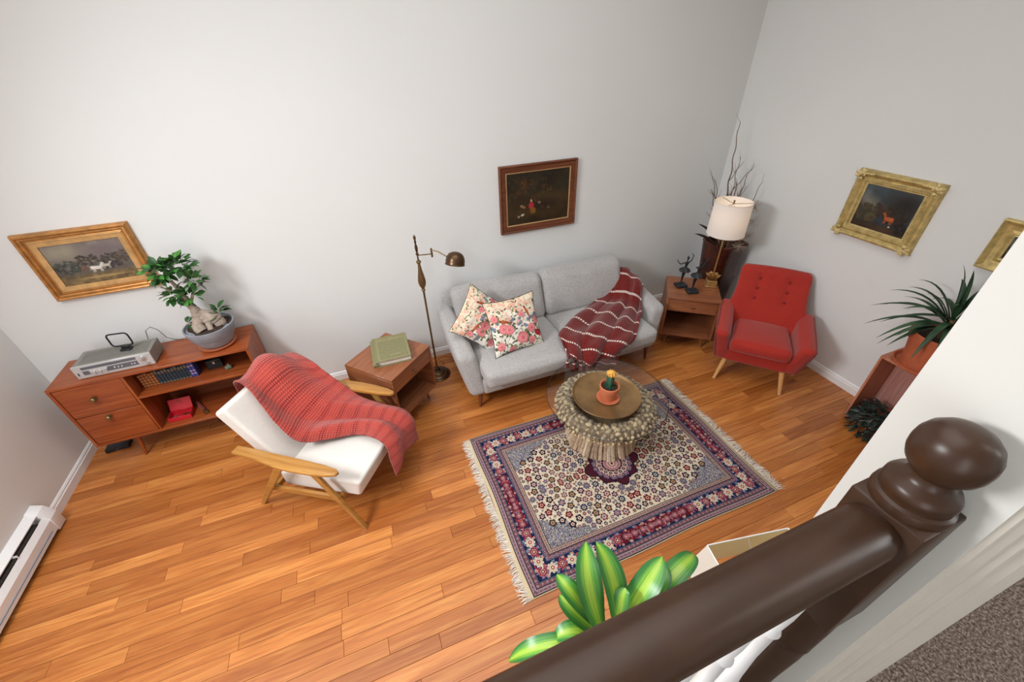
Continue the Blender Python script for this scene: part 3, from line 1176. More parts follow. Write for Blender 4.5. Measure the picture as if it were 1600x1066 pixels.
bal = MB().lathe([(0, 0), (0.0185, 0), (0.0185, 0.16), (0.014, 0.17), (0.018, 0.185), (0.012, 0.2), (0.013, 0.23), (0.021, 0.30), (0.022, 0.36), (0.016, 0.46), (0.013, 0.56), (0.014, 0.66), (0.018, 0.67), (0.013, 0.685), (0.0165, 0.74), (0.0175, 0.80), (0.0165, 0.925), (0, 0.925)], (0, 0, 0), 16).mesh('baluster', M['whitegloss'])
for k in range(15):
    link('baluster', bal, rt, (nx - 0.1 - k * 0.105, yr, ZL))

# ------------------------------------------------------------------ rug
RX0, RX1, RY0, RY1 = 0.385, 2.185, 0.882, 2.098
rug = thing('persian_rug', 'Persian rug in navy, burgundy and cream with ivory fringe on the oak floor', 'rug', ((RX0 + RX1) / 2, (RY0 + RY1) / 2, 0))
nxg, nyg = 60, 40
rows = []
for i in range(nyg + 1):
    r_ = []
    for j in range(nxg + 1):
        u, v = j / nxg - 0.5, i / nyg - 0.5
        px = u * 1.8 + 0.006 * math.sin(v * 9 + 1) * (abs(u) * 2) ** 3
        py = v * 1.216 + 0.005 * math.sin(u * 11) * (abs(v) * 2) ** 3
        pz = 0.0075 + 0.0012 * math.sin(u * 17 + v * 5) * math.sin(v * 13)
        r_.append((px, py, pz))
    rows.append(r_)
solidify(MB().grid(rows).build('pile', M['rug'], rug), 0.006, -1)
fg = MB()
rf = random.Random(3)
for sd in (-1, 1):
    for k in range(330):
        yy = -0.604 + 1.208 * k / 329
        L = 0.035 + 0.028 * rf.random() + (0.012 if sd > 0 else 0)
        a = rf.uniform(-0.35, 0.35) + 0.4 * math.sin(k * 0.09)
        p = [(sd * (0.895 + 0.004 * math.sin(yy * 9 + 1)), yy, 0.006), (sd * (0.9 + L * 0.5), yy + math.sin(a) * L * 0.3, 0.007 + rf.random() * 0.004), (sd * (0.9 + L), yy + math.sin(a) * L * 0.9 + rf.uniform(-.006, .006), 0.003)]
        fg.tube(p, [0.0016, 0.0019, 0.0012], 4, cap=False)
tag(fg.build('fringe', M['fringe'], rug), kind='stuff')

# ------------------------------------------------------------------ sofa
sofa = thing('sofa', 'light grey two-seat sofa with flared arms and dark tapered legs under the middle painting', 'sofa', (1.405, 2.75, 0))
SX, SY = 1.405, 2.75


def sofa_flare(sg):
    def f(x, y, z):
        x += sg * max(0, z - 0.15) * (0.24 if sg > 0 else 0.17)
        # arm slopes up towards the back, and its front edge leans back
        t = (y + 0.40) / 0.8
        z = 0.15 + (z - 0.15) * (0.93 + 0.22 * t)
        y += 0.07 * max(0, (z - 0.15)) / 0.42 * (1 - t)
        return (x, y, z)
    return f


for sg in (-1, 1):
    MB().rbox((sg * 0.815, 0.02, 0.36), (0.15, 0.80, 0.42), 0.05, 8, (0.012, 0.0, 0.01), sofa_flare(sg)).build('armrest', M['grey'], sofa)
MB().rbox((0, -0.02, 0.225), (1.56, 0.72, 0.15), 0.03, 6, (0, 0.006, 0)).build('base', M['grey'], sofa)


def lean(y0, z0, k):
    return lambda x, y, z: (x, y + (z - z0) * k, z)


MB().rbox((0.01, 0.33, 0.44), (1.73, 0.10, 0.58), 0.045, 10, (0, 0.01, 0), lambda x, y, z: (x * (1 + 0.08 * max(0, z - 0.15)), y + (z - 0.15) * 0.20 - 0.03 * (x / 0.9) ** 2, z - 0.0 * x)).build('back_frame', M['grey'], sofa)
for sg in (-1, 1):
    MB().rbox((sg * 0.392, -0.155, 0.365), (0.775, 0.72, 0.15), 0.045, 12, (0.006, 0.012, 0.022), lambda x, y, z: (x, y, z + 0.02 - 0.02 * (y + 0.5))).build('seat_cushion', M['grey'], sofa)
    MB().rbox((sg * 0.402, 0.16, 0.615), (0.80, 0.16, 0.385), 0.06, 14, (0.0, 0.035, 0.015),
              lambda x, y, z: (x * (1 + 0.10 * (z - 0.43)), y + (z - 0.43) * 0.36 + 0.004 * math.sin(x * 23 + z * 9), z + 0.006 * math.sin(x * 9))).build('back_cushion', M['grey'], sofa)
legm = MB().tube([(0, 0, 0), (0, 0, 0.16)], [0.011, 0.02], 12).mesh('leg', M['legdark'])
for lx, ly in ((-0.815, -0.33), (0.845, -0.33), (-0.80, 0.31), (0.80, 0.31)):
    o = link('leg', legm, sofa, (lx, ly, 0))
    o.rotation_euler = (0.0, 0.10 * (-1 if lx > 0 else 1) * -1 * -1, 0)


def pillow(w, T_, n=26, k=0.10, corner=0.02, seed=0):
    """square scatter cushion with pinched corners, lying in local XZ, facing -Y"""
    mb = MB()
    for sd in (-1, 1):
        rows, uvs = [], []
        for i in range(n + 1):
            r_ = []
            for j in range(n + 1):
                u, v = j / n * 2 - 1, i / n * 2 - 1
                e = max(0.0, (1 - u * u) * (1 - v * v)) ** 0.42
                x = u * w / 2 * (1 - k * (1 - v * v) * abs(u) ** 2)
                z = v * w / 2 * (1 - k * (1 - u * u) * abs(v) ** 2)
                wr = 0.006 * math.sin(u * 7 + seed + v * 5) * e + 0.004 * math.sin(v * 13 + seed)
                r_.append((x, sd * T_ * e + wr, z))
                uvs.append((j / n, i / n))
            rows.append(r_ if sd < 0 else r_)
        mb.grid(rows, uvs=uvs)
        if sd > 0:
            nf = n * n
            mb.f[-nf:] = [f[::-1] for f in mb.f[-nf:]]
    return mb


def piping(w, k, r=0.0026):
    pts = []
    N = 20
    for sx0, sz0, sx1, sz1 in ((-1, -1, 1, -1), (1, -1, 1, 1), (1, 1, -1, 1), (-1, 1, -1, -1)):
        for q in range(N):
            u, v = lerp(sx0, sx1, q / N), lerp(sz0, sz1, q / N)
            pts.append((u * w / 2 * (1 - k * (1 - v * v)), 0, v * w / 2 * (1 - k * (1 - u * u))))
    pts.append(pts[0])
    return MB().tube(pts, r, 6)


def place_frame(o, org, ex, ez):
    """sets o so its local X runs along ex and its local Z along ez"""
    ex = Vector(ex).normalized()
    ez = Vector(ez)
    ez = (ez - ex * ez.dot(ex)).normalized()
    ey = ez.cross(ex)
    m = Matrix((ex, ey, ez)).transposed().to_4x4()
    m.translation = Vector(org)
    o.matrix_world = m


c1 = thing('scatter_cushion', 'floral cushion lying over the other floral cushion, nearer the middle of the grey sofa', 'cushion', group='floral cushions on the sofa')
pillow(0.45, 0.065, seed=1).build('cover', M['floral1'], c1)
piping(0.45, 0.10).build('piping', M['iron'], c1)
place_frame(c1, (0.965, 2.545, 0.655), (0.448, 0.045, -0.01), (0.03, 0.24, 0.40))
c2 = thing('scatter_cushion', 'floral cushion tilted on its corner against the left arm of the grey sofa', 'cushion', group='floral cushions on the sofa')
pillow(0.43, 0.06, seed=4).build('cover', M['floral2'], c2)
piping(0.43, 0.10).build('piping', M['iron'], c2)
place_frame(c2, (0.745, 2.70, 0.67), (0.30, 0.24, 0.30), (-0.19, 0.14, 0.33))

# maroon throw lying across the right end of the sofa
def R3(x, y, z):
    return (x, y, z)


st = [
    [R3(2.19, 3.10, 0.52), R3(2.31, 3.08, 0.56), R3(2.37, 2.97, 0.58), R3(2.39, 2.80, 0.53)],
    [R3(2.17, 3.04, 0.62), R3(2.26, 3.02, 0.665), R3(2.31, 2.89, 0.66), R3(2.33, 2.74, 0.615)],
    [R3(2.08, 2.93, 0.52), R3(2.19, 2.87, 0.60), R3(2.25, 2.74, 0.625), R3(2.27, 2.64, 0.61)],
    [R3(1.98, 2.87, 0.485), R3(2.10, 2.74, 0.50), R3(2.16, 2.62, 0.51), R3(2.20, 2.53, 0.50)],
    [R3(1.80, 2.78, 0.475), R3(1.94, 2.64, 0.49), R3(2.03, 2.51, 0.485), R3(2.09, 2.41, 0.47)],
    [R3(1.62, 2.68, 0.475), R3(1.76, 2.52, 0.49), R3(1.89, 2.38, 0.485), R3(1.99, 2.30, 0.46)],
    [R3(1.47, 2.58, 0.475), R3(1.61, 2.41, 0.49), R3(1.76, 2.28, 0.48), R3(1.90, 2.215, 0.435)],
    [R3(1.34, 2.48, 0.475), R3(1.45, 2.30, 0.485), R3(1.61, 2.215, 0.455), R3(1.78, 2.19, 0.40)],
    [R3(1.29, 2.34, 0.475), R3(1.38, 2.20, 0.455), R3(1.54, 2.185, 0.40), R3(1.71, 2.18, 0.345)],
    [R3(1.275, 2.21, 0.45), R3(1.36, 2.185, 0.415), R3(1.52, 2.185, 0.36), R3(1.68, 2.18, 0.315)],
]
th = thing('throw_blanket', 'maroon knitted throw with ivory dashed stripes over the right end of the grey sofa', 'throw')


def folds2(u, v):
    k = 0.5 + 0.9 * v
    return 0.034 * np.abs(np.sin(u * 9.5 + 1.2 * np.sin(v * 4))) ** 0.7 * k + 0.010 * np.sin(u * 24 + v * 9) * k + 0.006 * np.sin(v * 24 + u * 11) + 0.004


o = MB().grid(loft_sheet(st, 64, 110, folds2)).build('blanket', M['maroon'], th)
solidify(o, 0.007, -1)


def tassel(parent, p, L=0.055, m='maroonp'):
    t_ = MB()
    x, y, z = p
    t_.tube([(x, y, z + 0.012), (x, y, z), (x, y - 0.003, z - L * 0.5), (x, y - 0.004, z - L)], [0.004, 0.0105, 0.015, 0.013], 9)
    t_.tube([(x, y, z + 0.05), (x, y, z + 0.008)], 0.002, 5)
    a = t_.build('tassel', M[m], parent)
    MB().tube([(x, y, z + 0.002), (x, y, z - 0.007)], [0.0115, 0.0125], 9).build('tassel_band', M['tasselw'], a)


for p in ((1.275, 2.20, 0.425), (1.325, 2.178, 0.41), (1.385, 2.172, 0.385), (1.45, 2.172, 0.365), (1.54, 2.17, 0.335)):
    tassel(th, p)

# ------------------------------------------------------------------ side tables
def side_table(name, label, loc, rz):
    t = thing(name, label, 'side table', loc, rz, 'walnut side tables')
    w, d, z0, z1, th_ = 0.468, 0.452, 0.135, 0.55, 0.02
    MB().box((0, 0, z1 - th_ / 2), (w, d, th_), 0.0025).build('table_top', M['walnut'], t)
    for sg in (-1, 1):
        MB().box((sg * (w / 2 - th_ / 2), 0.0, (z0 + z1 - th_) / 2), (th_, d, z1 - th_ - z0), 0.002).build('side_panel', M['walnut_y'], t)
    MB().box((0, 0.0, z0 + th_ / 2), (w - 2 * th_, d, th_), 0.002).build('bottom_panel', M['walnut'], t)
    MB().box((0, d / 2 - 0.008, (z0 + z1) / 2), (w - 2 * th_, 0.012, z1 - z0 - 0.04), 0).build('back_panel', M['walnut_dark'], t)
    dr = MB().box((0, -d / 2 + 0.014, z1 - th_ - 0.064), (w - 2 * th_ - 0.006, 0.018, 0.116), 0.002)
    dr.box((0, 0.0, z1 - th_ - 0.064), (w - 2 * th_ - 0.02, d - 0.06, 0.10))
    dr = dr.build('drawer', M['walnut'], t)
    T = TR((0, -d / 2 + 0.004, z1 - th_ - 0.06), (PI / 2, 0, 0))
    MB().lathe([(0, 0), (0.006, 0), (0.005, 0.012), (0.011, 0.016), (0.012, 0.02), (0.008, 0.025), (0, 0.026)], seg=14, T=T).build('knob', M['brass'], dr)
    for sx in (-1, 1):
        for sy in (-1, 1):
            MB().tube([(sx * 0.175, sy * 0.165, 0), (sx * 0.155, sy * 0.15, 0.136)], [0.009, 0.016], 10).build('leg', M['walnut_y'], t)
    return t


side_table('side_table', 'walnut side table with drawer under the green book, beside the floor lamp', (-0.034, 2.688, 0), math.radians(42.4))
side_table('side_table', 'walnut side table holding the dancer statuettes, between sofa and red armchair', (2.812, 2.585, 0), math.radians(-37.5))

# book on the left side table
bk = thing('hardcover_book', 'large olive green cloth-bound book lying on the left side table', 'book', (0.0, 2.715, 0.55), math.radians(-1.0))
MB().box((0.005, -0.002, 0.024), (0.248, 0.305, 0.038), 0.003).build('pages', M['pages'], bk)
cv = MB().box((0, 0, 0.0025), (0.265, 0.33, 0.004), 0.001)
cv.box((0, 0, 0.0455), (0.265, 0.33, 0.004), 0.001)
cv.tube([(-0.128, -0.165, 0.024), (-0.128, 0.165, 0.024)], 0.0235, 10, flat=0.35)
cv = cv.build('cover', M['greybook'], bk)
gp = MB()
for a, b, c_, d in ((-0.098, -0.15, 0.0025, 0.3), (0.12, -0.15, 0.002, 0.3), (-0.108, -0.15, 0.0015, 0.3)):
    gp.box((a, 0, 0.0478), (c_, d, 0.0006))
for yy in (-0.15, 0.15, 0.105):
    gp.box((0.011, yy, 0.0478), (0.218, 0.002, 0.0006))
rb = random.Random(2)
x = -0.075
while x < 0.10:       # faded, unreadable gilt lines of the title
    L = 0.008 + rb.random() * 0.02
    gp.box((x, 0.122, 0.0478), (L, 0.005, 0.0006))
    x += L + 0.004
gp.box((0.02, -0.10, 0.0478), (0.08, 0.003, 0.0006))
gp.build('gilt_print', M['bookgold'], cv, smooth=False)

# ------------------------------------------------------------------ credenza
CX0, CX1, CY0, CY1, CZ0, CZ1 = -2.135, -0.965, 2.893, 3.235, 0.205, 0.75
cr = thing('credenza', 'reddish teak sideboard with two drawers and open shelves against the back wall', 'sideboard', ((CX0 + CX1) / 2, (CY0 + CY1) / 2, 0))
cx, cy = (CX0 + CX1) / 2, (CY0 + CY1) / 2
wC, dC = CX1 - CX0, CY1 - CY0
t_ = 0.018
MB().box((0, 0, CZ1 - t_ / 2), (wC, dC, t_), 0.002).build('top_panel', M['teak'], cr)
MB().box((0, 0, CZ0 + t_ / 2), (wC, dC, t_), 0.002).build('bottom_panel', M['teak'], cr)
for sg in (-1, 1):
    MB().box((sg * (wC / 2 - t_ / 2), 0, (CZ0 + CZ1) / 2), (t_, dC, CZ1 - CZ0 - 2 * t_), 0.001).build('side_panel', M['teak_z'], cr)
dvx = -1.735 - cx
MB().box((dvx, 0.003, (CZ0 + CZ1) / 2), (0.016, dC - 0.006, CZ1 - CZ0 - 2 * t_), 0.001).build('divider', M['teak_z'], cr)
MB().box(((dvx + wC / 2 - t_ / 2) / 2 + 0.0, 0.003, 0.537), (wC / 2 - t_ - dvx - 0.008, dC - 0.006, 0.018), 0.001).build('shelf', M['teak'], cr)
MB().box((0, dC / 2 - 0.004, (CZ0 + CZ1) / 2), (wC - 0.01, 0.006, CZ1 - CZ0 - 0.01)).build('back_panel', M['teak_dark'], cr)
dw0, dw1 = -wC / 2 + t_ + 0.002, dvx - 0.010
for za, zb in ((0.481, 0.730), (0.226, 0.478)):
    q = MB().box(((dw0 + dw1) / 2, -dC / 2 + 0.014, (za + zb) / 2), (dw1 - dw0, 0.018, zb - za - 0.003), 0.0015)
    q.box(((dw0 + dw1) / 2, 0.0, (za + zb) / 2), (dw1 - dw0 - 0.02, dC - 0.06, zb - za - 0.04))
    q = q.build('drawer', M['teak'], cr)
    kz = (0.615 if za > 0.4 else 0.445)
    T = TR((-1.94 - cx, -dC / 2 + 0.005, kz), (PI / 2, 0, 0))
    MB().lathe([(0, 0), (0.017, 0), (0.017, 0.003), (0.007, 0.005), (0.006, 0.016), (0.015, 0.021), (0.017, 0.027), (0.012, 0.033), (0, 0.035)], seg=16, T=T).build('knob', M['brass'], q)
for sx in (-0.375, 0.40):
    for sy in (-1, 1):
        MB().tube([(sx * 1.03, sy * 0.135, 0), (sx * 0.97, sy * 0.115, CZ0)], [0.009, 0.016], 12).build('leg', M['teak_z'], cr)

# receiver, loop antenna
rc = thing('stereo_receiver', 'silver stereo receiver with black dial strip on the left of the teak sideboard', 'receiver', (-1.75, 3.045, 0.75), 0.0)
wR, dR, hR = 0.43, 0.19, 0.092
MB().box((0, 0.005, 0.006 + hR / 2), (wR, dR - 0.01, hR), 0.002).build('case', M['silverd'], rc)
fp = MB().box((0, -dR / 2 - 0.002, 0.006 + hR / 2), (wR + 0.004, 0.012, hR + 0.003), 0.002).build('front_panel', M['silver'], rc)
yf = -dR / 2 - 0.0085
MB().box((-0.02, yf, 0.078), (0.30, 0.002, 0.020), 0.0005).build('dial_window', M['dial'], fp)
MB().box((-0.155, yf, 0.043), (0.035, 0.002, 0.03), 0.0005).build('button_strip', M['dial'], fp)
MB().box((0.045, yf, 0.043), (0.17, 0.002, 0.034), 0.0005).build('button_strip', M['dial'], fp)
MB().box((-0.198, yf, 0.04), (0.006, 0.003, 0.022), 0.0005).build('power_switch', M['black'], fp)
for kx, kz, kr in ((-0.115, 0.04, 0.010), (-0.083, 0.04, 0.010), (-0.05, 0.04, 0.010), (0.165, 0.068, 0.019), (0.178, 0.028, 0.012)):
    T = TR((kx, yf, kz), (PI / 2, 0, 0))
    MB().lathe([(0, 0), (kr, 0), (kr * 0.92, 0.012), (0, 0.013)], seg=18, T=T).build('dial_knob', M['chrome'], fp)
for kx in (0.0, 0.02, 0.04, 0.095, 0.112):
    MB().box((kx, yf - 0.002, 0.042), (0.008, 0.004, 0.012), 0.001).build('push_button', M['chrome'], fp)
for k in range(14):
    MB().box((0, -0.068 + k * 0.0102, hR + 0.0075), (wR - 0.055, 0.004, 0.003), 0).build('vent_slat', M['silverd'], rc, smooth=False)
for sx in (-1, 1):
    for sy in (-1, 1):
        MB().lathe([(0, 0), (0.012, 0), (0.012, 0.007), (0, 0.007)], (sx * 0.18, sy * 0.07, 0), 12).build('foot', M['black'], rc)
cb_ = MB().tube([(-1.60, 3.138, 0.80), (-1.59, 3.17, 0.90), (-1.56, 3.185, 0.915), (-1.53, 3.19, 0.88), (-1.515, 3.205, 0.80), (-1.47, 3.21, 0.762), (-1.43, 3.215, 0.756)], 0.0022, 6)
tag(cb_.build('receiver_cable', M['black']), 'thin black cable looping behind the silver receiver', 'cable')

an = thing('loop_antenna', 'black square loop antenna standing on top of the silver receiver', 'antenna', (-1.685, 3.045, 0.8515), math.radians(-8))
MB().box((0, 0, 0.006), (0.062, 0.045, 0.012), 0.003).box((0, 0.005, 0.02), (0.05, 0.02, 0.02), 0.003).build('stand', M['black'], an)
lp = []
w_, h_, r_ = 0.062, 0.048, 0.022
for cx_, cz_, a0 in ((w_ - r_, h_ - r_, 0), (-w_ + r_, h_ - r_, 90), (-w_ + r_, -h_ + r_, 180), (w_ - r_, -h_ + r_, 270)):
    for q in range(6):
        a = math.radians(a0 + q * 18)
        lp.append((cx_ + r_ * math.cos(a) - 0.01, 0.008, cz_ + r_ * math.sin(a) + 0.076))
lp.append(lp[0])
MB().tube(lp, 0.0052, 8).build('loop', M['black'], an)


# books on the upper shelf
spine_c = [('#8c4a2c', '#c89a50')] * 5 + [('#2c3c48', '#9c9070')] * 10 + [('#3c4c9c', '#c2a6b8')] * 2
sp_mats = {}
bx = -1.715
books_n = len(spine_c)
bw = (1.715 - 1.372) / books_n
for k, (c1_, c2_) in enumerate(spine_c):
    key = (c1_, c2_)
    if key not in sp_mats:
        sp_mats[key] = (plain('book_cloth_%d' % len(sp_mats), c1_, 0.6, 0, 0.12, 40), plain('book_gilt_%d' % len(sp_mats), c2_, 0.5, 0.2, 0.1, 60))
    m1, m2 = sp_mats[key]
    hB = 0.118 + 0.004 * ((k * 7) % 3 - 1) - (0.0 if k > 4 else 0.004) + (0.006 if k > 14 else 0)
    nth = ['first', 'second', 'third', 'fourth', 'fifth', 'sixth', 'seventh', 'eighth', 'ninth', 'tenth']
    if k < 5:
        lab, grp = '%s russet leather book from the left end of the shelf row' % nth[k], 'russet books at the left of the upper shelf'
    elif k < 15:
        lab, grp = '%s dark slate-blue book counting right from the russet books' % nth[k - 5], 'slate-blue books in the middle of the upper shelf'
    else:
        lab, grp = ('bright blue book next to the slate-blue books' if k == 15 else 'bright blue book at the right end of the row, beside the black casket'), 'bright blue books at the right end of the row'
    b = thing('shelf_book', lab, 'book', (bx + bw * (k + 0.5), 3.0, 0.5465), 0, grp)
    cvb = MB().box((0, 0.04, hB / 2), (bw - 0.0015, 0.085, hB), 0.003, seg=2)
    cvb = cvb.build('cover', m1, b)
    gb = MB()
    for zz in ((0.1, 0.3, 0.5, 0.7, 0.9) if k < 5 else ((0.08, 0.9, 0.8) if k < 15 else (0.25, 0.45, 0.8))):
        gb.box((0, -0.0035, hB * zz), (bw - 0.005, 0.001, hB * (0.05 if k < 15 else 0.09)))
    gb.build('spine_band', m2, b, smooth=False)

# things on the shelves
bl = thing('trinket_casket', 'black casket with silver fittings behind the books on the upper shelf', 'box', (-1.27, 3.08, 0.5468), math.radians(6))
MB().box((0, 0, 0.03), (0.10, 0.07, 0.06), 0.004).build('body', M['iron'], bl)
MB().rbox((0, 0, 0.066), (0.102, 0.072, 0.022), 0.01, 4).build('lid', M['iron'], bl)
MB().box((0, -0.037, 0.052), (0.016, 0.004, 0.022), 0.001).build('clasp', M['chrome'], bl)
MB().tube([(-0.03, 0, 0.078), (-0.015, 0, 0.092), (0.015, 0, 0.092), (0.03, 0, 0.078)], 0.003, 6).build('handle', M['chrome'], bl)
pb = thing('perfume_flask', 'little green glass and silver flask on the upper shelf', 'flask', (-1.175, 3.0, 0.5468), math.radians(20))
MB().rbox((0, 0, 0.016), (0.045, 0.03, 0.03), 0.011, 4).build('body', plain('green_glass', '#6a8070', 0.15), pb)
MB().lathe([(0, 0), (0.009, 0), (0.009, 0.014), (0, 0.016)], (0.006, 0, 0.03), 12).build('stopper', M['chrome'], pb)

rx = thing('trinket_box', 'open red lacquer box with trinkets on the lower shelf of the sideboard', 'box', (-1.615, 2.99, 0.2235), math.radians(0))
q = MB()
q.box((0, 0, 0.003), (0.15, 0.09, 0.005))
q.box((0, -0.043, 0.02), (0.15, 0.005, 0.038), 0.001)
q.box((0, 0.043, 0.02), (0.15, 0.005, 0.038), 0.001)
for sg in (-1, 1):
    q.box((sg * 0.0725, 0, 0.02), (0.005, 0.086, 0.038), 0.001)
q.build('box_body', M['redlac'], rx)
MB().box((0, 0, 0), (0.15, 0.006, 0.088), 0.002, T=TR((0, 0.066, 0.076), (-0.5, 0, 0))).build('lid', M['redlac'], rx)
MB().lathe([(0, -0.006), (0.006, -0.003), (0.006, 0.003), (0, 0.006)], (0.0, 0.05, 0.112), 10).build('clasp', M['chrome'], rx)
for lx, ly, m in ((-0.045, -0.012, 'chrome'), (-0.022, -0.012, 'chrome'), (0.02, 0.0, 'brass'), (0.05, -0.006, 'brass')):
    tk = MB().lathe([(0, -0.011), (0.009, -0.007), (0.012, 0), (0.009, 0.007), (0, 0.011)], (0, 0, 0.012), 12)
    tk = tk.build('trinket', M[m])
    tk.location = (-1.615 + lx, 2.99 + ly, 0.2293)
    tag(tk, {-0.045: 'silver trinket at the far left inside the red box', -0.022: 'silver trinket second from left inside the red box', 0.02: 'brass trinket left of the other brass one in the red box', 0.05: 'brass trinket at the far right inside the red box'}[lx], 'trinket', 'trinkets in the red box')
tl = thing('brass_spyglass', 'slim wooden spyglass with brass end lying beside the red box', 'spyglass', (-1.49, 3.03, 0.2235), math.radians(-60))
MB().tube([(-0.09, 0, 0.013), (0.06, 0, 0.013)], [0.010, 0.012], 12).build('barrel', M['redp'], tl)
MB().tube([(0.06, 0, 0.0145), (0.075, 0, 0.0145), (0.08, 0, 0.0145), (0.10, 0, 0.0145)], [0.0125, 0.0125, 0.0145, 0.0145], 14).build('end_cap', M['brass'], tl)
md = thing('power_adapter', 'flat black box with small light on the floor under the sideboard', 'adapter', (-2.16, 3.10, 0), math.radians(4))
MB().box((0, 0, 0.016), (0.15, 0.09, 0.032), 0.005, seg=2).build('body', M['black'], md)
MB().lathe([(0, 0), (0.004, 0), (0.004, 0.001), (0, 0.002)], seg=8, T=TR((0.0, -0.0455, 0.016), (PI / 2, 0, 0))).build('indicator', M['chrome'], md)

# bonsai
bs = thing('bonsai', 'ficus bonsai with pale gnarled trunk in a blue-grey bowl on the sideboard', 'bonsai', (-1.17, 3.045, 0.75))
MB().lathe([(0, 0), (0.095, 0), (0.118, 0.012), (0.122, 0.022), (0.112, 0.02), (0.09, 0.012), (0, 0.012)], seg=40).build('saucer', M['terracotta'], bs)
MB().lathe([(0, 0.013), (0.085, 0.013), (0.105, 0.03), (0.132, 0.085), (0.134, 0.09), (0.139, 0.094), (0.158, 0.165), (0.158, 0.172), (0.150, 0.173), (0.145, 0.155), (0, 0.15)], seg=48).build('bowl', M['concrete'], bs)
rows = [[(0.142 * rr_ * math.cos(a), 0.142 * rr_ * math.sin(a), 0.158 + 0.008 * math.sin(a * 3 + rr_ * 7) * rr_) for a in [2 * PI * k / 28 for k in range(29)]] for rr_ in [0.001, 0.3, 0.6, 0.85, 1.0]]
MB().grid(rows).build('soil', M['soil'], bs)
tk = MB()
rg = random.Random(5)


def gn(pts, rad, seg=10, sub=5):
    P = [np.array(p, float) for p in pts]
    Q, Rr = [], []
    n = (len(P) - 1) * sub
    for i in range(n + 1):
        t = i / n
        Q.append(tuple(catmull(P, t)))
        Rr.append(float(catmull([np.array([r]) for r in rad], t)[0]) * rg.uniform(0.86, 1.14))
    return Q, Rr


for pts, rad in (
        ([(-0.035, -0.05, 0.150), (-0.05, -0.03, 0.19), (-0.035, 0, 0.235), (-0.03, 0.0, 0.30), (-0.045, 0, 0.36), (-0.05, 0.0, 0.44), (-0.07, 0.0, 0.53)], (0.036, 0.036, 0.038, 0.030, 0.022, 0.016, 0.010)),
        ([(0.075, 0.0, 0.150), (0.065, 0.0, 0.19), (0.035, 0.0, 0.235), (-0.01, 0.0, 0.262), (-0.035, 0, 0.285)], (0.034, 0.040, 0.040, 0.034, 0.026)),
        ([(0.02, -0.055, 0.152), (0.015, -0.03, 0.20), (-0.005, -0.01, 0.245)], (0.018, 0.022, 0.024)),
        ([(-0.04, 0, 0.34), (0.0, 0, 0.40), (0.03, 0, 0.46)], (0.014, 0.010, 0.006)),
        ([(-0.05, 0, 0.42), (-0.10, 0, 0.46), (-0.14, 0, 0.50)], (0.011, 0.008, 0.005)),
        ([(0.08, 0.0, 0.17), (0.095, 0, 0.22), (0.10, 0, 0.27)], (0.004, 0.003, 0.002)),
        ([(-0.055, -0.02, 0.20), (-0.09, -0.03, 0.215), (-0.11, -0.03, 0.22)], (0.004, 0.003, 0.002))):
    Q, Rr = gn(pts, rad)
    tk.tube(Q, Rr, 10)
tk.rbox((0.01, 0, 0.225), (0.10, 0.05, 0.05), 0.024, 4)
tk.build('trunk', M['bark'], bs)


def leaf_mesh(name, L, Wd, m, bend=0.25, fold=0.25, n=5, uvw=True, pts=False, tipw=0.0):
    rows, uvs = [], []
    for i in range(n + 1):
        t = i / n
        w = Wd / 2 * (math.sin(PI * min(1, t * 0.94 + 0.03)) ** 0.75) + tipw * (1 - t)
        if i == n:
            w = Wd * 0.02
        z = -bend * L * t * t
        rows.append([(-w, t * L, z + abs(w) * fold), (-w / 2, t * L, z + abs(w) * fold * 0.5), (0, t * L, z), (w / 2, t * L, z + abs(w) * fold * 0.5), (w, t * L, z + abs(w) * fold)])
        uvs += [(0, t), (0.25, t), (0.5, t), (0.75, t), (1, t)]
    mb = MB().grid(rows, uvs=uvs)
    return mb.mesh(name, m)


lfa = leaf_mesh('leaf', 0.054, 0.031, M['leafd'], n=3)
lfb = leaf_mesh('leaf', 0.048, 0.029, M['leafl'], n=3)
cl = [((-0.085, -0.02, 0.61), (0.08, 0.065, 0.05), 88), ((0.005, 0, 0.625), (0.08, 0.065, 0.05), 78), ((0.05, 0.0, 0.51), (0.055, 0.05, 0.045), 36), ((-0.01, -0.02, 0.42), (0.06, 0.05, 0.04), 36),
      ((-0.085, -0.02, 0.44), (0.045, 0.04, 0.045), 36), ((0.10, -0.01, 0.255), (0.026, 0.026, 0.045), 13), ((-0.11, -0.03, 0.225), (0.03, 0.02, 0.02), 6)]
for c, e, n in cl:
    for _ in range(n):
        while True:
            d = Vector((rg.uniform(-1, 1), rg.uniform(-1, 1), rg.uniform(-1, 1)))
            if 0.25 < d.length < 1:
                break
        p = Vector(c) + Vector((d.x * e[0], d.y * e[1], d.z * e[2]))
        o = link('leaf', lfa if rg.random() < 0.62 else lfb, bs, p)
        dr_ = Vector((d.x, d.y, d.z * 0.7 + 0.25)).normalized()
        o.rotation_euler = (math.atan2(dr_.z, math.hypot(dr_.x, dr_.y)) + rg.uniform(-0.4, 0.3), rg.uniform(-0.7, 0.7), math.atan2(dr_.y, dr_.x) - PI / 2 + rg.uniform(-0.8, 0.8))
        s_ = rg.uniform(0.8, 1.25)
        o.scale = (s_, s_, s_)


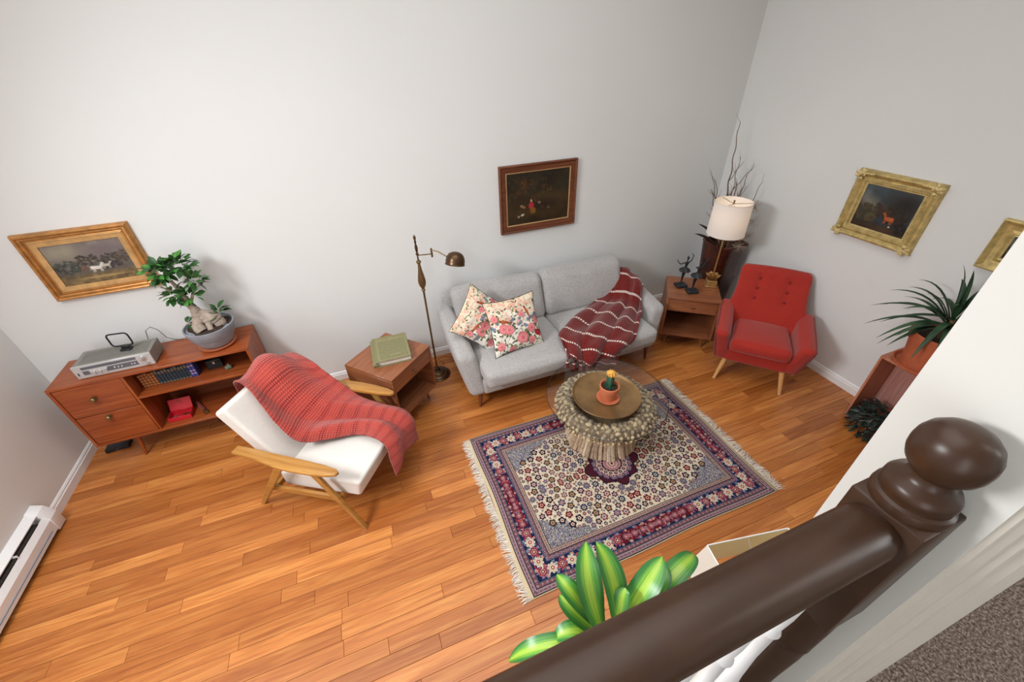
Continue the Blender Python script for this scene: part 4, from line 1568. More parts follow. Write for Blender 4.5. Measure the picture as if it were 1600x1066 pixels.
# ------------------------------------------------------------------ pictures
def sweep_frame(w, h, prof, mats=None):
    """moulding profile (inset from outer edge, height from the wall) mitred round a w x h rectangle, facing -Y"""
    mb = MB()
    n = len(prof)
    vs, fs, mi = [], [], []
    for sx, sz in ((-1, -1), (1, -1), (1, 1), (-1, 1)):
        for a, d in prof:
            vs.append((sx * (w / 2 - a), -d, sz * (h / 2 - a)))
    for c in range(4):
        for k in range(n - 1):
            c2 = (c + 1) % 4
            fs.append((c * n + k, c2 * n + k, c2 * n + k + 1, c * n + k + 1))
    return mb.add(vs, fs)


def picture(label, loc, rz, w, h, prof, mat, pm_, inner, slip=None, slip_m=None, beads=None, bead_m=None, orn=None):
    t = thing('framed_painting', label, 'painting', loc, rz)
    sweep_frame(w, h, prof).build('frame', M[mat], t, ang=25)
    a, d = prof[-1]
    if slip:
        sweep_frame(w - 2 * a, h - 2 * a, [(0, d), (0.004, d + 0.002), (slip, d - 0.004), (slip, d - 0.008)]).build('slip', M[slip_m], t, ang=25)
        a += slip
        d -= 0.008
    cw, ch = w - 2 * a, h - 2 * a
    g = [[(-cw / 2, -d + 0.002, -ch / 2), (cw / 2, -d + 0.002, -ch / 2)], [(-cw / 2, -d + 0.002, ch / 2), (cw / 2, -d + 0.002, ch / 2)]]
    cv_ = MB().grid(g)
    cv_.build('canvas', M[pm_], t)
    MB().box((0, -0.004, 0), (w - 0.04, 0.006, h - 0.04)).build('backing', M['framewood'], t, smooth=False)
    if beads:
        ins, dep, r, stp = beads
        bb = MB()
        bwid, bhei = w / 2 - ins, h / 2 - ins
        nx_, nz_ = int(2 * bwid / stp), int(2 * bhei / stp)
        P = [(-bwid + 2 * bwid * k / nx_, s * bhei) for s in (-1, 1) for k in range(nx_ + 1)] + [(s * bwid, -bhei + 2 * bhei * k / nz_) for s in (-1, 1) for k in range(1, nz_)]
        for px, pz in P:
            bb.lathe([(0, -r), (r * 0.8, -r * 0.5), (r, 0), (r * 0.8, r * 0.5), (0, r)], (px, -dep, pz), 6)
        tag(bb.build('beading', M[bead_m], t), kind='stuff')
    if orn:
        for sx in (-1, 1):
            for sz in (-1, 1):
                ob = MB()
                ro = random.Random(4)
                for q in range(orn[1]):
                    a1 = ro.uniform(0, 2 * PI)
                    rd = ro.uniform(0.0, orn[0])
                    ex = sx * (w / 2 - 0.03 + rd * math.cos(a1) * 0.55)
                    ez = sz * (h / 2 - 0.03 + rd * math.sin(a1) * 0.55)
                    rq = ro.uniform(0.006, 0.013)
                    ob.lathe([(0, -rq), (rq * 0.8, -rq * 0.6), (rq, 0), (rq * 0.8, rq * 0.6), (0, rq)], (ex, -prof[2][1] - ro.uniform(-0.004, 0.006), ez), 8, sx=ro.uniform(0.6, 1.1), sy=0.8)
                for q in range(5):
                    L = 0.02 + q * 0.017
                    for (ax, az) in ((L, 0), (0, L)):
                        rq = 0.011 - q * 0.0014
                        ob.lathe([(0, -rq), (rq * 0.8, -rq * 0.6), (rq, 0), (rq * 0.8, rq * 0.6), (0, rq)], (sx * (w / 2 - 0.024 - ax), -prof[2][1] - 0.003, sz * (h / 2 - 0.024 - az)), 8, sx=1.6 if ax else 0.8)
                ob.build('corner_ornament', M[bead_m], t)
    return t


prof1 = [(0, 0.0), (0, 0.018), (0.006, 0.034), (0.014, 0.040), (0.022, 0.036), (0.026, 0.028), (0.034, 0.030), (0.040, 0.026), (0.043, 0.020), (0.048, 0.022), (0.052, 0.018)]
picture('landscape painting with white horses in a wide copper-gold frame above the sideboard', (-1.668, YB, 1.407), 0, 0.585, 0.445, prof1, 'gold1', 'paint0', 0.09, 0.036, 'gold1b', (0.058, 0.021, 0.0022, 0.0075), 'gold1')
prof2 = [(0, 0.0), (0, 0.030), (0.006, 0.036), (0.012, 0.034), (0.02, 0.024), (0.024, 0.026), (0.054, 0.018), (0.058, 0.020)]
picture('very dark woodland painting in a brown wooden frame above the grey sofa', (1.491, YB, 1.405), 0, 0.715, 0.562, prof2, 'framewood', 'paint1', 0.07, 0.010, 'frameline')
prof3 = [(0, 0.0), (0.002, 0.022), (0.012, 0.042), (0.022, 0.046), (0.034, 0.038), (0.046, 0.026), (0.058, 0.032), (0.074, 0.028), (0.082, 0.020)]
picture('dark and chestnut horse painting in ornate gold frame on the right wall', (XR, 1.745, 1.433), -PI / 2, 0.545, 0.48, prof3, 'gold2', 'paint2', 0.09, 0.010, 'gold2b', (0.072, 0.031, 0.0055, 0.0135), 'gold2b', (0.065, 40))
prof4 = [(0, 0.0), (0.0, 0.036), (0.008, 0.042), (0.014, 0.036), (0.03, 0.022), (0.055, 0.016), (0.072, 0.024), (0.078, 0.022)]
picture('gold-framed picture partly hidden behind the white wall edge at the far right', (XR, 0.905, 1.42), -PI / 2, 0.46, 0.30, prof4, 'gold2', 'paint2', 0.09, 0.006, 'gold2b')

# ------------------------------------------------------------------ floor lamp
fl_ = thing('floor_lamp', 'antique brass floor lamp with dome shade on a swing arm, left of the grey sofa', 'floor lamp', (0.352, 2.972, 0))
MB().lathe([(0, 0), (0.112, 0), (0.114, 0.006), (0.108, 0.012), (0.10, 0.014), (0.098, 0.022), (0.085, 0.030), (0.07, 0.033), (0.066, 0.042), (0.045, 0.052), (0.03, 0.056), (0.022, 0.075), (0.011, 0.085), (0, 0.085)], seg=40).build('base', M['brassd'], fl_)
MB().lathe([(0, 0.08), (0.0085, 0.08), (0.0085, 0.88), (0.014, 0.885), (0.016, 0.895), (0.011, 0.90), (0.011, 0.906), (0.024, 0.93), (0.030, 0.955), (0.031, 0.975), (0.026, 1.01), (0.017, 1.06), (0.012, 1.10), (0.011, 1.125), (0.018, 1.13), (0.02, 1.14), (0.012, 1.148), (0, 1.15)], seg=20).build('pole', M['brass'], fl_)
MB().lathe([(0, 1.145), (0.006, 1.146), (0.006, 1.19), (0.012, 1.195), (0.012, 1.205), (0.006, 1.21), (0.009, 1.225), (0.012, 1.25), (0.008, 1.275), (0.005, 1.285), (0.009, 1.292), (0.006, 1.31), (0.011, 1.33), (0.007, 1.345), (0.0, 1.352)], seg=14).build('finial', M['brassd'], fl_)
ar = MB().tube([(0, 0, 1.19), (0.105, -0.02, 1.19)], 0.005, 8)
ar.tube([(0.107, -0.02, 1.165), (0.107, -0.02, 1.235)], [0.008, 0.008], 10)
ar.tube([(0.107, -0.02, 1.222), (0.15, -0.055, 1.215), (0.20, -0.10, 1.185), (0.235, -0.12, 1.178)], 0.005, 8)
ar.build('swing_arm', M['brass'], fl_)
T = TR((0.258, -0.135, 1.155), (math.radians(-12), math.radians(14), 0))
MB().lathe([(0.074, -0.035), (0.077, -0.03), (0.073, -0.022), (0.074, 0.0), (0.068, 0.025), (0.054, 0.048), (0.03, 0.062), (0.0, 0.067)], seg=32, T=T).build('dome_shade', M['brassd'], fl_)
MB().tube([(0.215, -0.115, 1.19), (0.243, -0.125, 1.195), (0.255, -0.134, 1.20)], [0.012, 0.014, 0.010], 10).build('socket', M['brassd'], fl_)
cd = MB().tube([(0.41, 3.03, 0.006), (0.44, 3.12, 0.004), (0.40, 3.20, 0.004), (0.47, 3.205, 0.004), (0.58, 3.16, 0.004), (0.75, 3.20, 0.004), (1.0, 3.22, 0.004)], 0.003, 6)
tag(cd.build('lamp_cord', M['cord']), 'thin brown cord on the floor behind the floor lamp', 'cord')

# ------------------------------------------------------------------ heater on the left wall
ht = thing('baseboard_heater', 'white metal electric heater low on the left wall', 'heater', (XL, 2.0, 0), PI / 2)
L0, L1 = -1.6, 0.47            # along the wall, local X = world Y
Lm, LL = (L0 + L1) / 2, L1 - L0
MB().prism([(0, 0.02), (-0.012, 0.02), (-0.012, 0.19), (-0.045, 0.175), (-0.045, 0.181), (-0.004, 0.205), (0, 0.205)], L0, L1, 'yz').build('back_plate', M['trim'], ht, ang=20)
MB().prism([(-0.068, 0.03), (-0.074, 0.03), (-0.078, 0.115), (-0.058, 0.150), (-0.053, 0.148), (-0.071, 0.114)], L0, L1, 'yz').build('front_cover', M['trim'], ht, ang=20)
MB().box((Lm - 0.05, -0.035, 0.10), (LL - 0.12, 0.045, 0.12)).build('heating_fins', M['heater_dark'], ht, smooth=False)
for k in range(8):
    MB().box((L0 + 0.2 + k * 0.22, -0.048, 0.162), (0.004, 0.03, 0.022)).build('slot_bracket', M['trim'], ht, smooth=False)
ecap = [(0, 0.012), (-0.075, 0.012), (-0.082, 0.118), (-0.05, 0.185), (0, 0.212)]
for a in (L0 - 0.01, L1 - 0.065):
    MB().prism(ecap, a, a + 0.075, 'yz', 0.002).build('end_cap', M['trim'], ht)
MB().box((Lm - 0.04, -0.0775, 0.06), (LL - 0.14, 0.002, 0.003)).build('accent_line', M['blueline'], ht, smooth=False)

# ------------------------------------------------------------------ cream lounge chair with coral blanket
lc = thing('lounge_chair', 'cream upholstered lounge chair with curved wooden arms and splayed legs, facing the rug', 'armchair', (-0.53, 2.175, 0), math.atan2(0.816, 0.578))


def arm_outline(sx):
    P = [(-0.030, 0.375), (0.028, 0.375), (0.030, 0.25), (0.026, 0.12), (0.026, 0.0), (0.024, -0.12), (0.020, -0.24), (0.010, -0.32), (-0.006, -0.345), (-0.028, -0.335),
         (-0.045, -0.28), (-0.058, -0.18), (-0.064, -0.06), (-0.060, 0.05), (-0.048, 0.14), (-0.036, 0.22), (-0.032, 0.30)]
    P = [(sx * 0.325 + (a if sx < 0 else -a), b) for a, b in P]
    return P if sx < 0 else P[::-1]


for sg in (-1, 1):
    MB().prism(arm_outline(sg), 0.515, 0.537, 'xy', 0.006).build('armrest', M['armwood'], lc)
    for y0, y1, w0, w1 in ((-0.16, -0.385, 0.048, 0.030), (0.04, 0.39, 0.060, 0.036)):
        dy_ = Vector((0, y1 - y0, -0.515)).normalized()
        bmv = []
        for (yy, zz, ww) in ((y0, 0.516, w0), (lerp(y0, y1, 0.5), 0.258, (w0 * 1.15 + w1) / 2), (y1, 0.0, w1)):
            for a, b in ((-0.012, -0.5), (0.012, -0.5), (0.012, 0.5), (-0.012, 0.5)):
                bmv.append((sg * (0.345 - 0.0) + a, yy + b * ww, zz))
        fs_ = [(i * 4 + k, i * 4 + (k + 1) % 4, (i + 1) * 4 + (k + 1) % 4, (i + 1) * 4 + k) for i in range(2) for k in range(4)] + [(3, 2, 1, 0), (8, 9, 10, 11)]
        o = MB().add(bmv, fs_).build('leg', M['armwood'], lc, ang=60)
        md_ = o.modifiers.new('round', 'BEVEL')
        md_.width = 0.005
        md_.segments = 2
    MB().box((0, 0, 0), (0.022, 0.53, 0.045), 0.004, T=TR((sg * 0.322, 0.0, 0.215), (math.radians(-5), 0, 0))).build('side_rail', M['armwood'], lc)
MB().box((0, -0.26, 0.235), (0.63, 0.022, 0.045), 0.004).build('front_rail', M['armwood'], lc)
MB().box((0, 0.22, 0.20), (0.63, 0.022, 0.045), 0.004).build('back_rail', M['armwood'], lc)
MB().rbox((0, -0.11, 0.31), (0.565, 0.60, 0.145), 0.022, 12, (0.0, 0.004, 0.014), lambda x, y, z: (x, y + (0.24 * (0.38 - z) if y < -0.3 else 0), z - 0.10 * (y + 0.40))).build('seat_cushion', M['cream'], lc)
MB().rbox((0.012, 0.0, 0.27), (0.515, 0.115, 0.54), 0.022, 12, (0.0, 0.016, 0.0), T=TR((0, 0.185, 0.285), (math.radians(-31), 0, 0))).build('back_cushion', M['cream'], lc)
bf = MB()
for xx in (-0.2, 0.2):
    bf.tube([(xx, 0.235, 0.21), (xx, 0.36, 0.38), (xx, 0.47, 0.60)], 0.012, 8)
bf.build('back_support', M['armwood'], lc)

cs = [
    [(.03, .60, .60), (.14, .61, .60), (.26, .59, .60), (.35, .53, .56)],
    [(-.01, .535, .735), (.12, .53, .765), (.24, .51, .77), (.335, .43, .71)],
    [(-.06, .41, .775), (.06, .40, .80), (.22, .37, .79), (.325, .27, .67)],
    [(-.13, .25, .585), (.02, .25, .62), (.20, .22, .63), (.325, .15, .60)],
    [(-.12, .12, .435), (.03, .10, .48), (.19, .07, .51), (.31, .02, .56)],
    [(-.05, -.04, .41), (.08, -.06, .435), (.20, -.09, .465), (.285, -.12, .49)],
    [(.02, -.20, .418), (.11, -.22, .435), (.20, -.25, .445), (.275, -.28, .455)],
    [(.01, -.34, .430), (.10, -.37, .435), (.19, -.39, .435), (.285, -.40, .43)],
    [(-.02, -.44, .405), (.07, -.455, .40), (.17, -.46, .40), (.275, -.465, .39)],
    [(-.05, -.47, .31), (.06, -.475, .325), (.17, -.475, .325), (.275, -.475, .29)],
    [(-.065, -.475, .19), (.04, -.48, .24), (.16, -.48, .235), (.27, -.48, .17)]]


def folds1(u, v):
    k = 0.35 + np.sin(v * PI)
    return 0.019 * np.sin(u * 12 + 2.0 * np.sin(v * 5 + 1)) * k + 0.011 * np.abs(np.sin(u * 9 - v * 7)) * k + 0.003 * np.sin(v * 27 + u * 5) + 0.014


ct = thing('crochet_blanket', 'coral crocheted blanket draped down the cream lounge chair', 'blanket', (-0.53, 2.175, 0), math.atan2(0.816, 0.578))
o = MB().grid(loft_sheet(cs, 60, 130, folds1)).build('blanket', M['coral'], ct)
solidify(o, 0.009, -1)

# ------------------------------------------------------------------ red armchair
ra = thing('red_armchair', 'red button-backed armchair with pale round legs in front of the right wall', 'armchair', (3.01, 1.925, 0), math.radians(-48.5))


def red_arm(sg):
    def f(x, y, z):
        t = (y + 0.30) / 0.60
        x += sg * (max(0, z - 0.2) * 0.17)
        z2 = 0.2 + (z - 0.2) * (0.95 + 0.14 * t)
        y += -0.09 * max(0, z - 0.2) * (1 - t) / 0.3 + 0.02
        return (x, y, z2)
    return f


for sg in (-1, 1):
    MB().rbox((sg * 0.256, 0.02, 0.36), (0.110, 0.50, 0.33), 0.042, 8, (0.008, 0, 0.004), lambda x, y, z, f=red_arm(sg): f(x, y - 0.03 - (0.10 * max(0, 0.4 - z) / 0.2 if y > 0.1 else 0), z)).build('armrest', M['red'], ra)
MB().rbox((0, -0.045, 0.27), (0.48, 0.41, 0.14), 0.03, 6, fn=lambda x, y, z: (x, y, z)).build('base', M['red'], ra)
MB().rbox((0, -0.075, 0.375), (0.455, 0.45, 0.115), 0.04, 12, (0.004, 0.012, 0.02), lambda x, y, z: (x * (1 - 0.22 * (y + 0.3)), y, z + 0.01 - 0.03 * (y + 0.2))).build('seat_cushion', M['red'], ra)
btn = [(sx * 0.115, 0.60 + k * 0.075) for sx in (-1, 1) for k in range(3)]


def red_back(x, y, z):
    # y: thickness, z: height; leans back and spreads at the arms, waisted below the top
    front = y < 0.3
    for bx_, bz_ in btn:
        d2 = ((x - bx_) ** 2 + (z - bz_) ** 2) / 0.0011
        if front:
            y += 0.020 * math.exp(-d2)
    w = 0.98 + 0.14 * math.exp(-((z - 0.47) / 0.11) ** 2)
    y2 = y + (z - 0.30) * 0.62 - 0.207 - 0.04 * (x / 0.27) ** 2 * (1 if z < 0.6 else max(0, 1 - (z - 0.6) * 6))
    return (x * w, y2, z)


MB().rbox((0, 0.30, 0.53), (0.56, 0.09, 0.58), 0.04, 26, (0.0, 0.012, 0.012), red_back).build('backrest', M['red'], ra)
for bx_, bz_ in btn:
    yb = 0.261 + (bz_ - 0.30) * 0.62 - 0.207 - 0.007
    T = TR((bx_, yb, bz_), (PI / 2 - 0.555, 0, 0))
    MB().lathe([(0, -0.002), (0.010, 0), (0.012, 0.004), (0.009, 0.008), (0, 0.0095)], seg=14, T=T).build('button', M['redp'], ra)
pp = []
for k in range(41):
    t = k / 40
    ang_ = t * PI
    # piping round the rear edge of the back
    q = Vector((math.cos(ang_), 0, math.sin(ang_)))
    sxp = 0.270 * (abs(q.x) ** 0.16) * (1 if q.x > 0 else -1)
    szp = 0.30 + 0.513 * (abs(q.z) ** 0.16)
    x_, y_, z_ = red_back(sxp, 0.336, szp)
    pp.append((x_, y_, z_))
MB().tube(pp, 0.0045, 6).build('piping', M['redp'], ra)
for sg in (-1, 1):
    f = red_arm(sg)
    pts = [f(sg * 0.304, y_, z_) for y_, z_ in ((-0.248, 0.215), (-0.250, 0.30), (-0.250, 0.47), (-0.235, 0.508), (-0.1, 0.517), (0.08, 0.517), (0.20, 0.517))]
    MB().tube(pts, 0.0045, 6).build('piping', M['redp'], ra)
for sx in (-1, 1):
    MB().tube([(sx * 0.257, -0.272, 0), (sx * 0.215, -0.205, 0.215)], [0.013, 0.022], 16).build('leg', M['beech'], ra)
    MB().tube([(sx * 0.23, 0.20, 0), (sx * 0.20, 0.12, 0.215)], [0.013, 0.022], 16).build('leg', M['beech'], ra)

# ------------------------------------------------------------------ coffee table of driftwood and pebbles
KX, KY = 1.362, 1.768
kt = thing('coffee_table', 'round glass-topped coffee table on a driftwood and pebble base standing on the rug', 'coffee table', (KX, KY, 0.009))
MB().lathe([(0, 0.0), (0.235, 0.0), (0.195, 0.12), (0.205, 0.21), (0.30, 0.275), (0.345, 0.31), (0.335, 0.345), (0.28, 0.358), (0.23, 0.335), (0.19, 0.27), (0, 0.25)], seg=48).build('core', M['core'], kt)
rp = random.Random(17)


def blob(sx, sy, sz, seed, sub=1):
    bm = bmesh.new()
    bmesh.ops.create_icosphere(bm, subdivisions=sub, radius=1)
    r_ = random.Random(seed)
    for p in bm.verts:
        k = r_.uniform(0.86, 1.1)
        p.co = Vector((p.co.x * sx * k, p.co.y * sy * k, p.co.z * sz * k))
    bm.verts.index_update()
    mb = MB().add([p.co.copy() for p in bm.verts], [[q.index for q in f.verts] for f in bm.faces])
    bm.free()
    return mb


pebs = [blob(1, 0.72, 0.6, s).mesh('pebble', M['pebble'], ang=80) for s in range(4)]
longs = [blob(1, 0.42, 0.4, s + 9).mesh('pebble', M['pebble'], ang=80) for s in range(3)]
rprof = [(0.225, 0.325), (0.255, 0.352), (0.29, 0.362), (0.325, 0.352), (0.350, 0.328), (0.362, 0.298), (0.345, 0.272)]


def ringpt(t):
    x = t * (len(rprof) - 1)
    i = min(int(x), len(rprof) - 2)
    f = x - i
    return lerp(rprof[i][0], rprof[i + 1][0], f), lerp(rprof[i][1], rprof[i + 1][1], f), math.atan2(rprof[i + 1][1] - rprof[i][1], rprof[i + 1][0] - rprof[i][0])


npb = 0
small = MB()
for row_, (t, n, s0, s1) in enumerate(((0.03, 30, 0.020, 0.028), (0.2, 34, 0.018, 0.026), (0.37, 40, 0.015, 0.024), (0.53, 46, 0.014, 0.021), (0.68, 52, 0.013, 0.018), (0.83, 56, 0.011, 0.015), (0.97, 42, 0.012, 0.016))):
    for k in range(n):
        a = 2 * PI * (k + 0.5 * (row_ % 2) + rp.uniform(-0.2, 0.2)) / n
        rr_, zz, sl = ringpt(min(1, max(0, t + rp.uniform(-0.04, 0.04))))
        s_ = rp.uniform(s0, s1) * 1.28
        far = math.sin(a) > -0.25
        lng = far and row_ < 4 and rp.random() < 0.6
        me = rp.choice(longs if lng else pebs)
        o = link('pebble', me, kt)
        o.location = (rr_ * math.cos(a), rr_ * math.sin(a), zz - 0.004)
        o.scale = (s_ * (1.7 if lng else 1.0), s_ * (1.15 if lng else 1), s_ * 0.95)
        o.rotation_euler = (rp.uniform(-0.3, 0.3), -sl + rp.uniform(-0.25, 0.25), a + (rp.uniform(-0.15, 0.15) if lng else rp.uniform(-1.5, 1.5)))
        npb += 1
for k in range(220):      # the small stones between
    a = rp.uniform(0, 2 * PI)
    rr_, zz, sl = ringpt(rp.random())
    b_ = blob(*(rp.uniform(0.006, 0.010) for _ in range(3)), k, 1)
    small.add(b_.v, b_.f, T=TR((rr_ * math.cos(a), rr_ * math.sin(a), zz + 0.003)))
tag(small.build('small_stones', M['core'], kt, ang=80), kind='stuff')
stk = []
for s in range(5):
    b_ = MB()
    r2 = random.Random(s)
    b_.tube([(r2.uniform(-.003, .003), r2.uniform(-.002, .002), z) for z in (0, 0.07, 0.15, 0.23)], [r2.uniform(0.0135, 0.0175) for _ in range(4)], 6, flat=0.7)
    stk.append(b_.mesh('driftwood_stick', M['drift'], ang=50))
for k in range(56):
    a = 2 * PI * (k + rp.uniform(-0.2, 0.2)) / 56
    o = link('driftwood_stick', stk[k % 5], kt)
    r0 = 0.268 + rp.uniform(-0.008, 0.008)
    o.location = (r0 * math.cos(a), r0 * math.sin(a), 0.001 + rp.uniform(0, 0.006))
    o.rotation_euler = (rp.uniform(-0.05, 0.05), -0.34 + rp.uniform(-0.05, 0.05), a)
gt = MB()
gt.lathe([(0, 0), (0.424, 0)], (0, 0, 0.3995), 96, mat=0)
gt.lathe([(0.424, 0), (0.43, 0.002), (0.43, 0.008), (0.424, 0.010)], (0, 0, 0.3995), 96, mat=1)
gt.lathe([(0.424, 0.010), (0, 0.010)], (0, 0, 0.3995), 96, mat=0)
M['rimglass'] = glass_mat()
M['rimglass'].name = 'glass_rim'
for nd in M['rimglass'].node_tree.nodes:
    if nd.type == 'BSDF_TRANSPARENT':
        nd.inputs[0].default_value = (0.55, 0.60, 0.57, 1)
gt.build('glass_top', [M['glass'], M['rimglass']], kt)

ty = thing('brass_tray', 'round brown brass tray in the middle of the glass coffee table', 'tray', (1.352, 1.755, 0.4185))
MB().lathe([(0, 0), (0.225, 0), (0.236, 0.006), (0.242, 0.020), (0.240, 0.022), (0.236, 0.020), (0.228, 0.008), (0.222, 0.005), (0, 0.005)], seg=80).build('tray', M['tray'], ty)
ca = thing('potted_cactus', 'small grafted cactus with yellow top in a terracotta pot on the tray', 'cactus', (1.345, 1.722, 0.4235))
MB().lathe([(0, 0), (0.066, 0), (0.078, 0.008), (0.081, 0.016), (0.076, 0.016), (0.064, 0.008), (0, 0.006)], seg=40).build('saucer', M['terracotta'], ca)
MB().lathe([(0, 0.008), (0.046, 0.008), (0.060, 0.085), (0.066, 0.087), (0.069, 0.122), (0.066, 0.126), (0.060, 0.124), (0.057, 0.105), (0, 0.100)], seg=40).build('pot', M['terracotta'], ca)
MB().lathe([(0.0, 0.112), (0.03, 0.111), (0.058, 0.106)], seg=24).build('soil', M['soil'], ca)
st_ = MB()
vs, fs = [], []
for i, (z, r) in enumerate(((0.105, 0.020), (0.13, 0.023), (0.17, 0.024), (0.20, 0.022), (0.21, 0.012))):
    for k in range(18):
        a = 2 * PI * k / 18
        q = r * (1 + 0.28 * math.cos(3 * a))
        vs.append((q * math.cos(a), q * math.sin(a), z))
for i in range(4):
    for k in range(18):
        fs.append((i * 18 + k, i * 18 + (k + 1) % 18, (i + 1) * 18 + (k + 1) % 18, (i + 1) * 18 + k))
fs.append(tuple(range(72, 90)))
st_.add(vs, fs)
for k in range(14):
    a = k * 2.4
    st_.lathe([(0, -0.006), (0.005, -0.003), (0.006, 0), (0.004, 0.005), (0, 0.007)], (0.03 * math.cos(a), 0.03 * math.sin(a), 0.115 + 0.004 * (k % 5)), 6)
st_.build('stem', M['cactus'], ca)
tp = MB()
vs, fs = [], []
nr, nk = 10, 36
for i in range(nr + 1):
    ph = PI * i / nr
    for k in range(nk):
        a = 2 * PI * k / nk
        q = 0.031 * (1 + 0.13 * math.cos(9 * a)) * math.sin(ph)
        vs.append((q * math.cos(a), q * math.sin(a), 0.228 - 0.026 * math.cos(ph)))
for i in range(nr):
    for k in range(nk):
        fs.append((i * nk + k, i * nk + (k + 1) % nk, (i + 1) * nk + (k + 1) % nk, (i + 1) * nk + k))
tp.add(vs, fs)
tp.build('yellow_top', M['cactusy'], ca)

# ------------------------------------------------------------------ table lamp
tl_ = thing('table_lamp', 'lit table lamp with white drum shade and gold flower base on the walnut side table', 'lamp', (3.0, 2.565, 0.55), math.radians(-37.5))
MB().box((0, 0, 0.008), (0.105, 0.105, 0.016), 0.003).build('plinth', M['goldlamp'], tl_)
MB().box((0, 0, 0.042), (0.092, 0.092, 0.052), 0.004).build('cube_base', M['goldlamp'], tl_)
pet = leaf_mesh('petal', 0.055, 0.045, M['goldlamp'], bend=-0.5, fold=0.5, n=4)
for ringk, (n, tilt, r0, sc_) in enumerate(((7, 0.15, 0.012, 1.15), (6, 0.6, 0.008, 0.9), (4, 1.0, 0.004, 0.7))):
    for k in range(n):
        a = 2 * PI * (k + 0.5 * ringk) / n
        o = link('petal', pet, tl_, (r0 * math.cos(a), r0 * math.sin(a), 0.074 + 0.004 * ringk), (0, 0, 0))
        o.rotation_euler = (tilt, 0, a - PI / 2)
        o.scale = (sc_,) * 3
MB().tube([(0, 0, 0.07), (0, 0, 0.46)], 0.0065, 12).build('stem', M['goldlamp'], tl_)
MB().lathe([(0, 0.455), (0.014, 0.458), (0.016, 0.47), (0.011, 0.48), (0.019, 0.49), (0.019, 0.53), (0, 0.535)], seg=18).build('socket', M['brass'], tl_)
s0, s1 = 0.515, 0.800
MB().lathe([(0.156, s0), (0.150, s1)], seg=64).build('shade', M['shade'], tl_)
for zt, rt_ in ((s0, 0.157), (s1 - 0.006, 0.151)):
    MB().lathe([(rt_, zt - 0.001), (rt_ + 0.001, zt + 0.003), (rt_ - 0.001, zt + 0.007)], seg=64).build('shade_trim', M['tasselw'], tl_)
hp = MB()
for a in (0, 2.09, 4.19):
    hp.tube([(0, 0, s1 - 0.02), (0.148 * math.cos(a), 0.148 * math.sin(a), s1 - 0.008)], 0.0022, 6)
hp.tube([(0.0, 0, 0.53), (0.035, 0, 0.58), (0.035, 0, 0.72), (0, 0, s1 - 0.02), (-0.035, 0, 0.72), (-0.035, 0, 0.58), (0, 0, 0.53)], 0.0022, 6)
hp.lathe([(0, s1 - 0.02), (0.009, s1 - 0.018), (0.006, s1 - 0.004), (0.009, s1 + 0.004), (0, s1 + 0.014)], seg=12)
hp.build('harp', M['brass'], tl_)
bm_ = NT('warm_bulb')
bm_.b.inputs['Emission Color'].default_value = (1.0, 0.72, 0.38, 1)
bm_.b.inputs['Emission Strength'].default_value = 2.5
MB().lathe([(0, 0.535), (0.014, 0.54), (0.018, 0.56), (0.029, 0.60), (0.030, 0.62), (0.022, 0.643), (0, 0.652)], seg=18).build('bulb', bm_.m, tl_)
pl = bpy.data.lights.new('lamp_light', 'POINT')
pl.energy = 0.5
pl.color = (1.0, 0.72, 0.42)
pl.shadow_soft_size = 0.035
po = bpy.data.objects.new('lamp_light', pl)
COL.objects.link(po)
po.parent = tl_
po.location = (0, 0, 0.69)


# ------------------------------------------------------------------ dancer statuettes
def skin_body(name, pts, edges, parent, m, root=0):
    me = bpy.data.meshes.new(name)
    me.from_pydata([p[:3] for p in pts], edges, [])
    o = link(name, me, parent)
    me.materials.append(m)
    md_ = o.modifiers.new('skin', 'SKIN')
    md_.use_smooth_shade = True
    if not me.skin_vertices:
        bm = bmesh.new()
        bm.from_mesh(me)
        bm.verts.layers.skin.verify()
        bm.to_mesh(me)
        bm.free()
    sk = me.skin_vertices[0].data
    for i, p in enumerate(pts):
        sk[i].radius = (p[3], p[3] * (p[4] if len(p) > 4 else 1))
        sk[i].use_root = (i == root)
    sb = o.modifiers.new('smooth', 'SUBSURF')
    sb.levels = sb.render_levels = 2
    return o


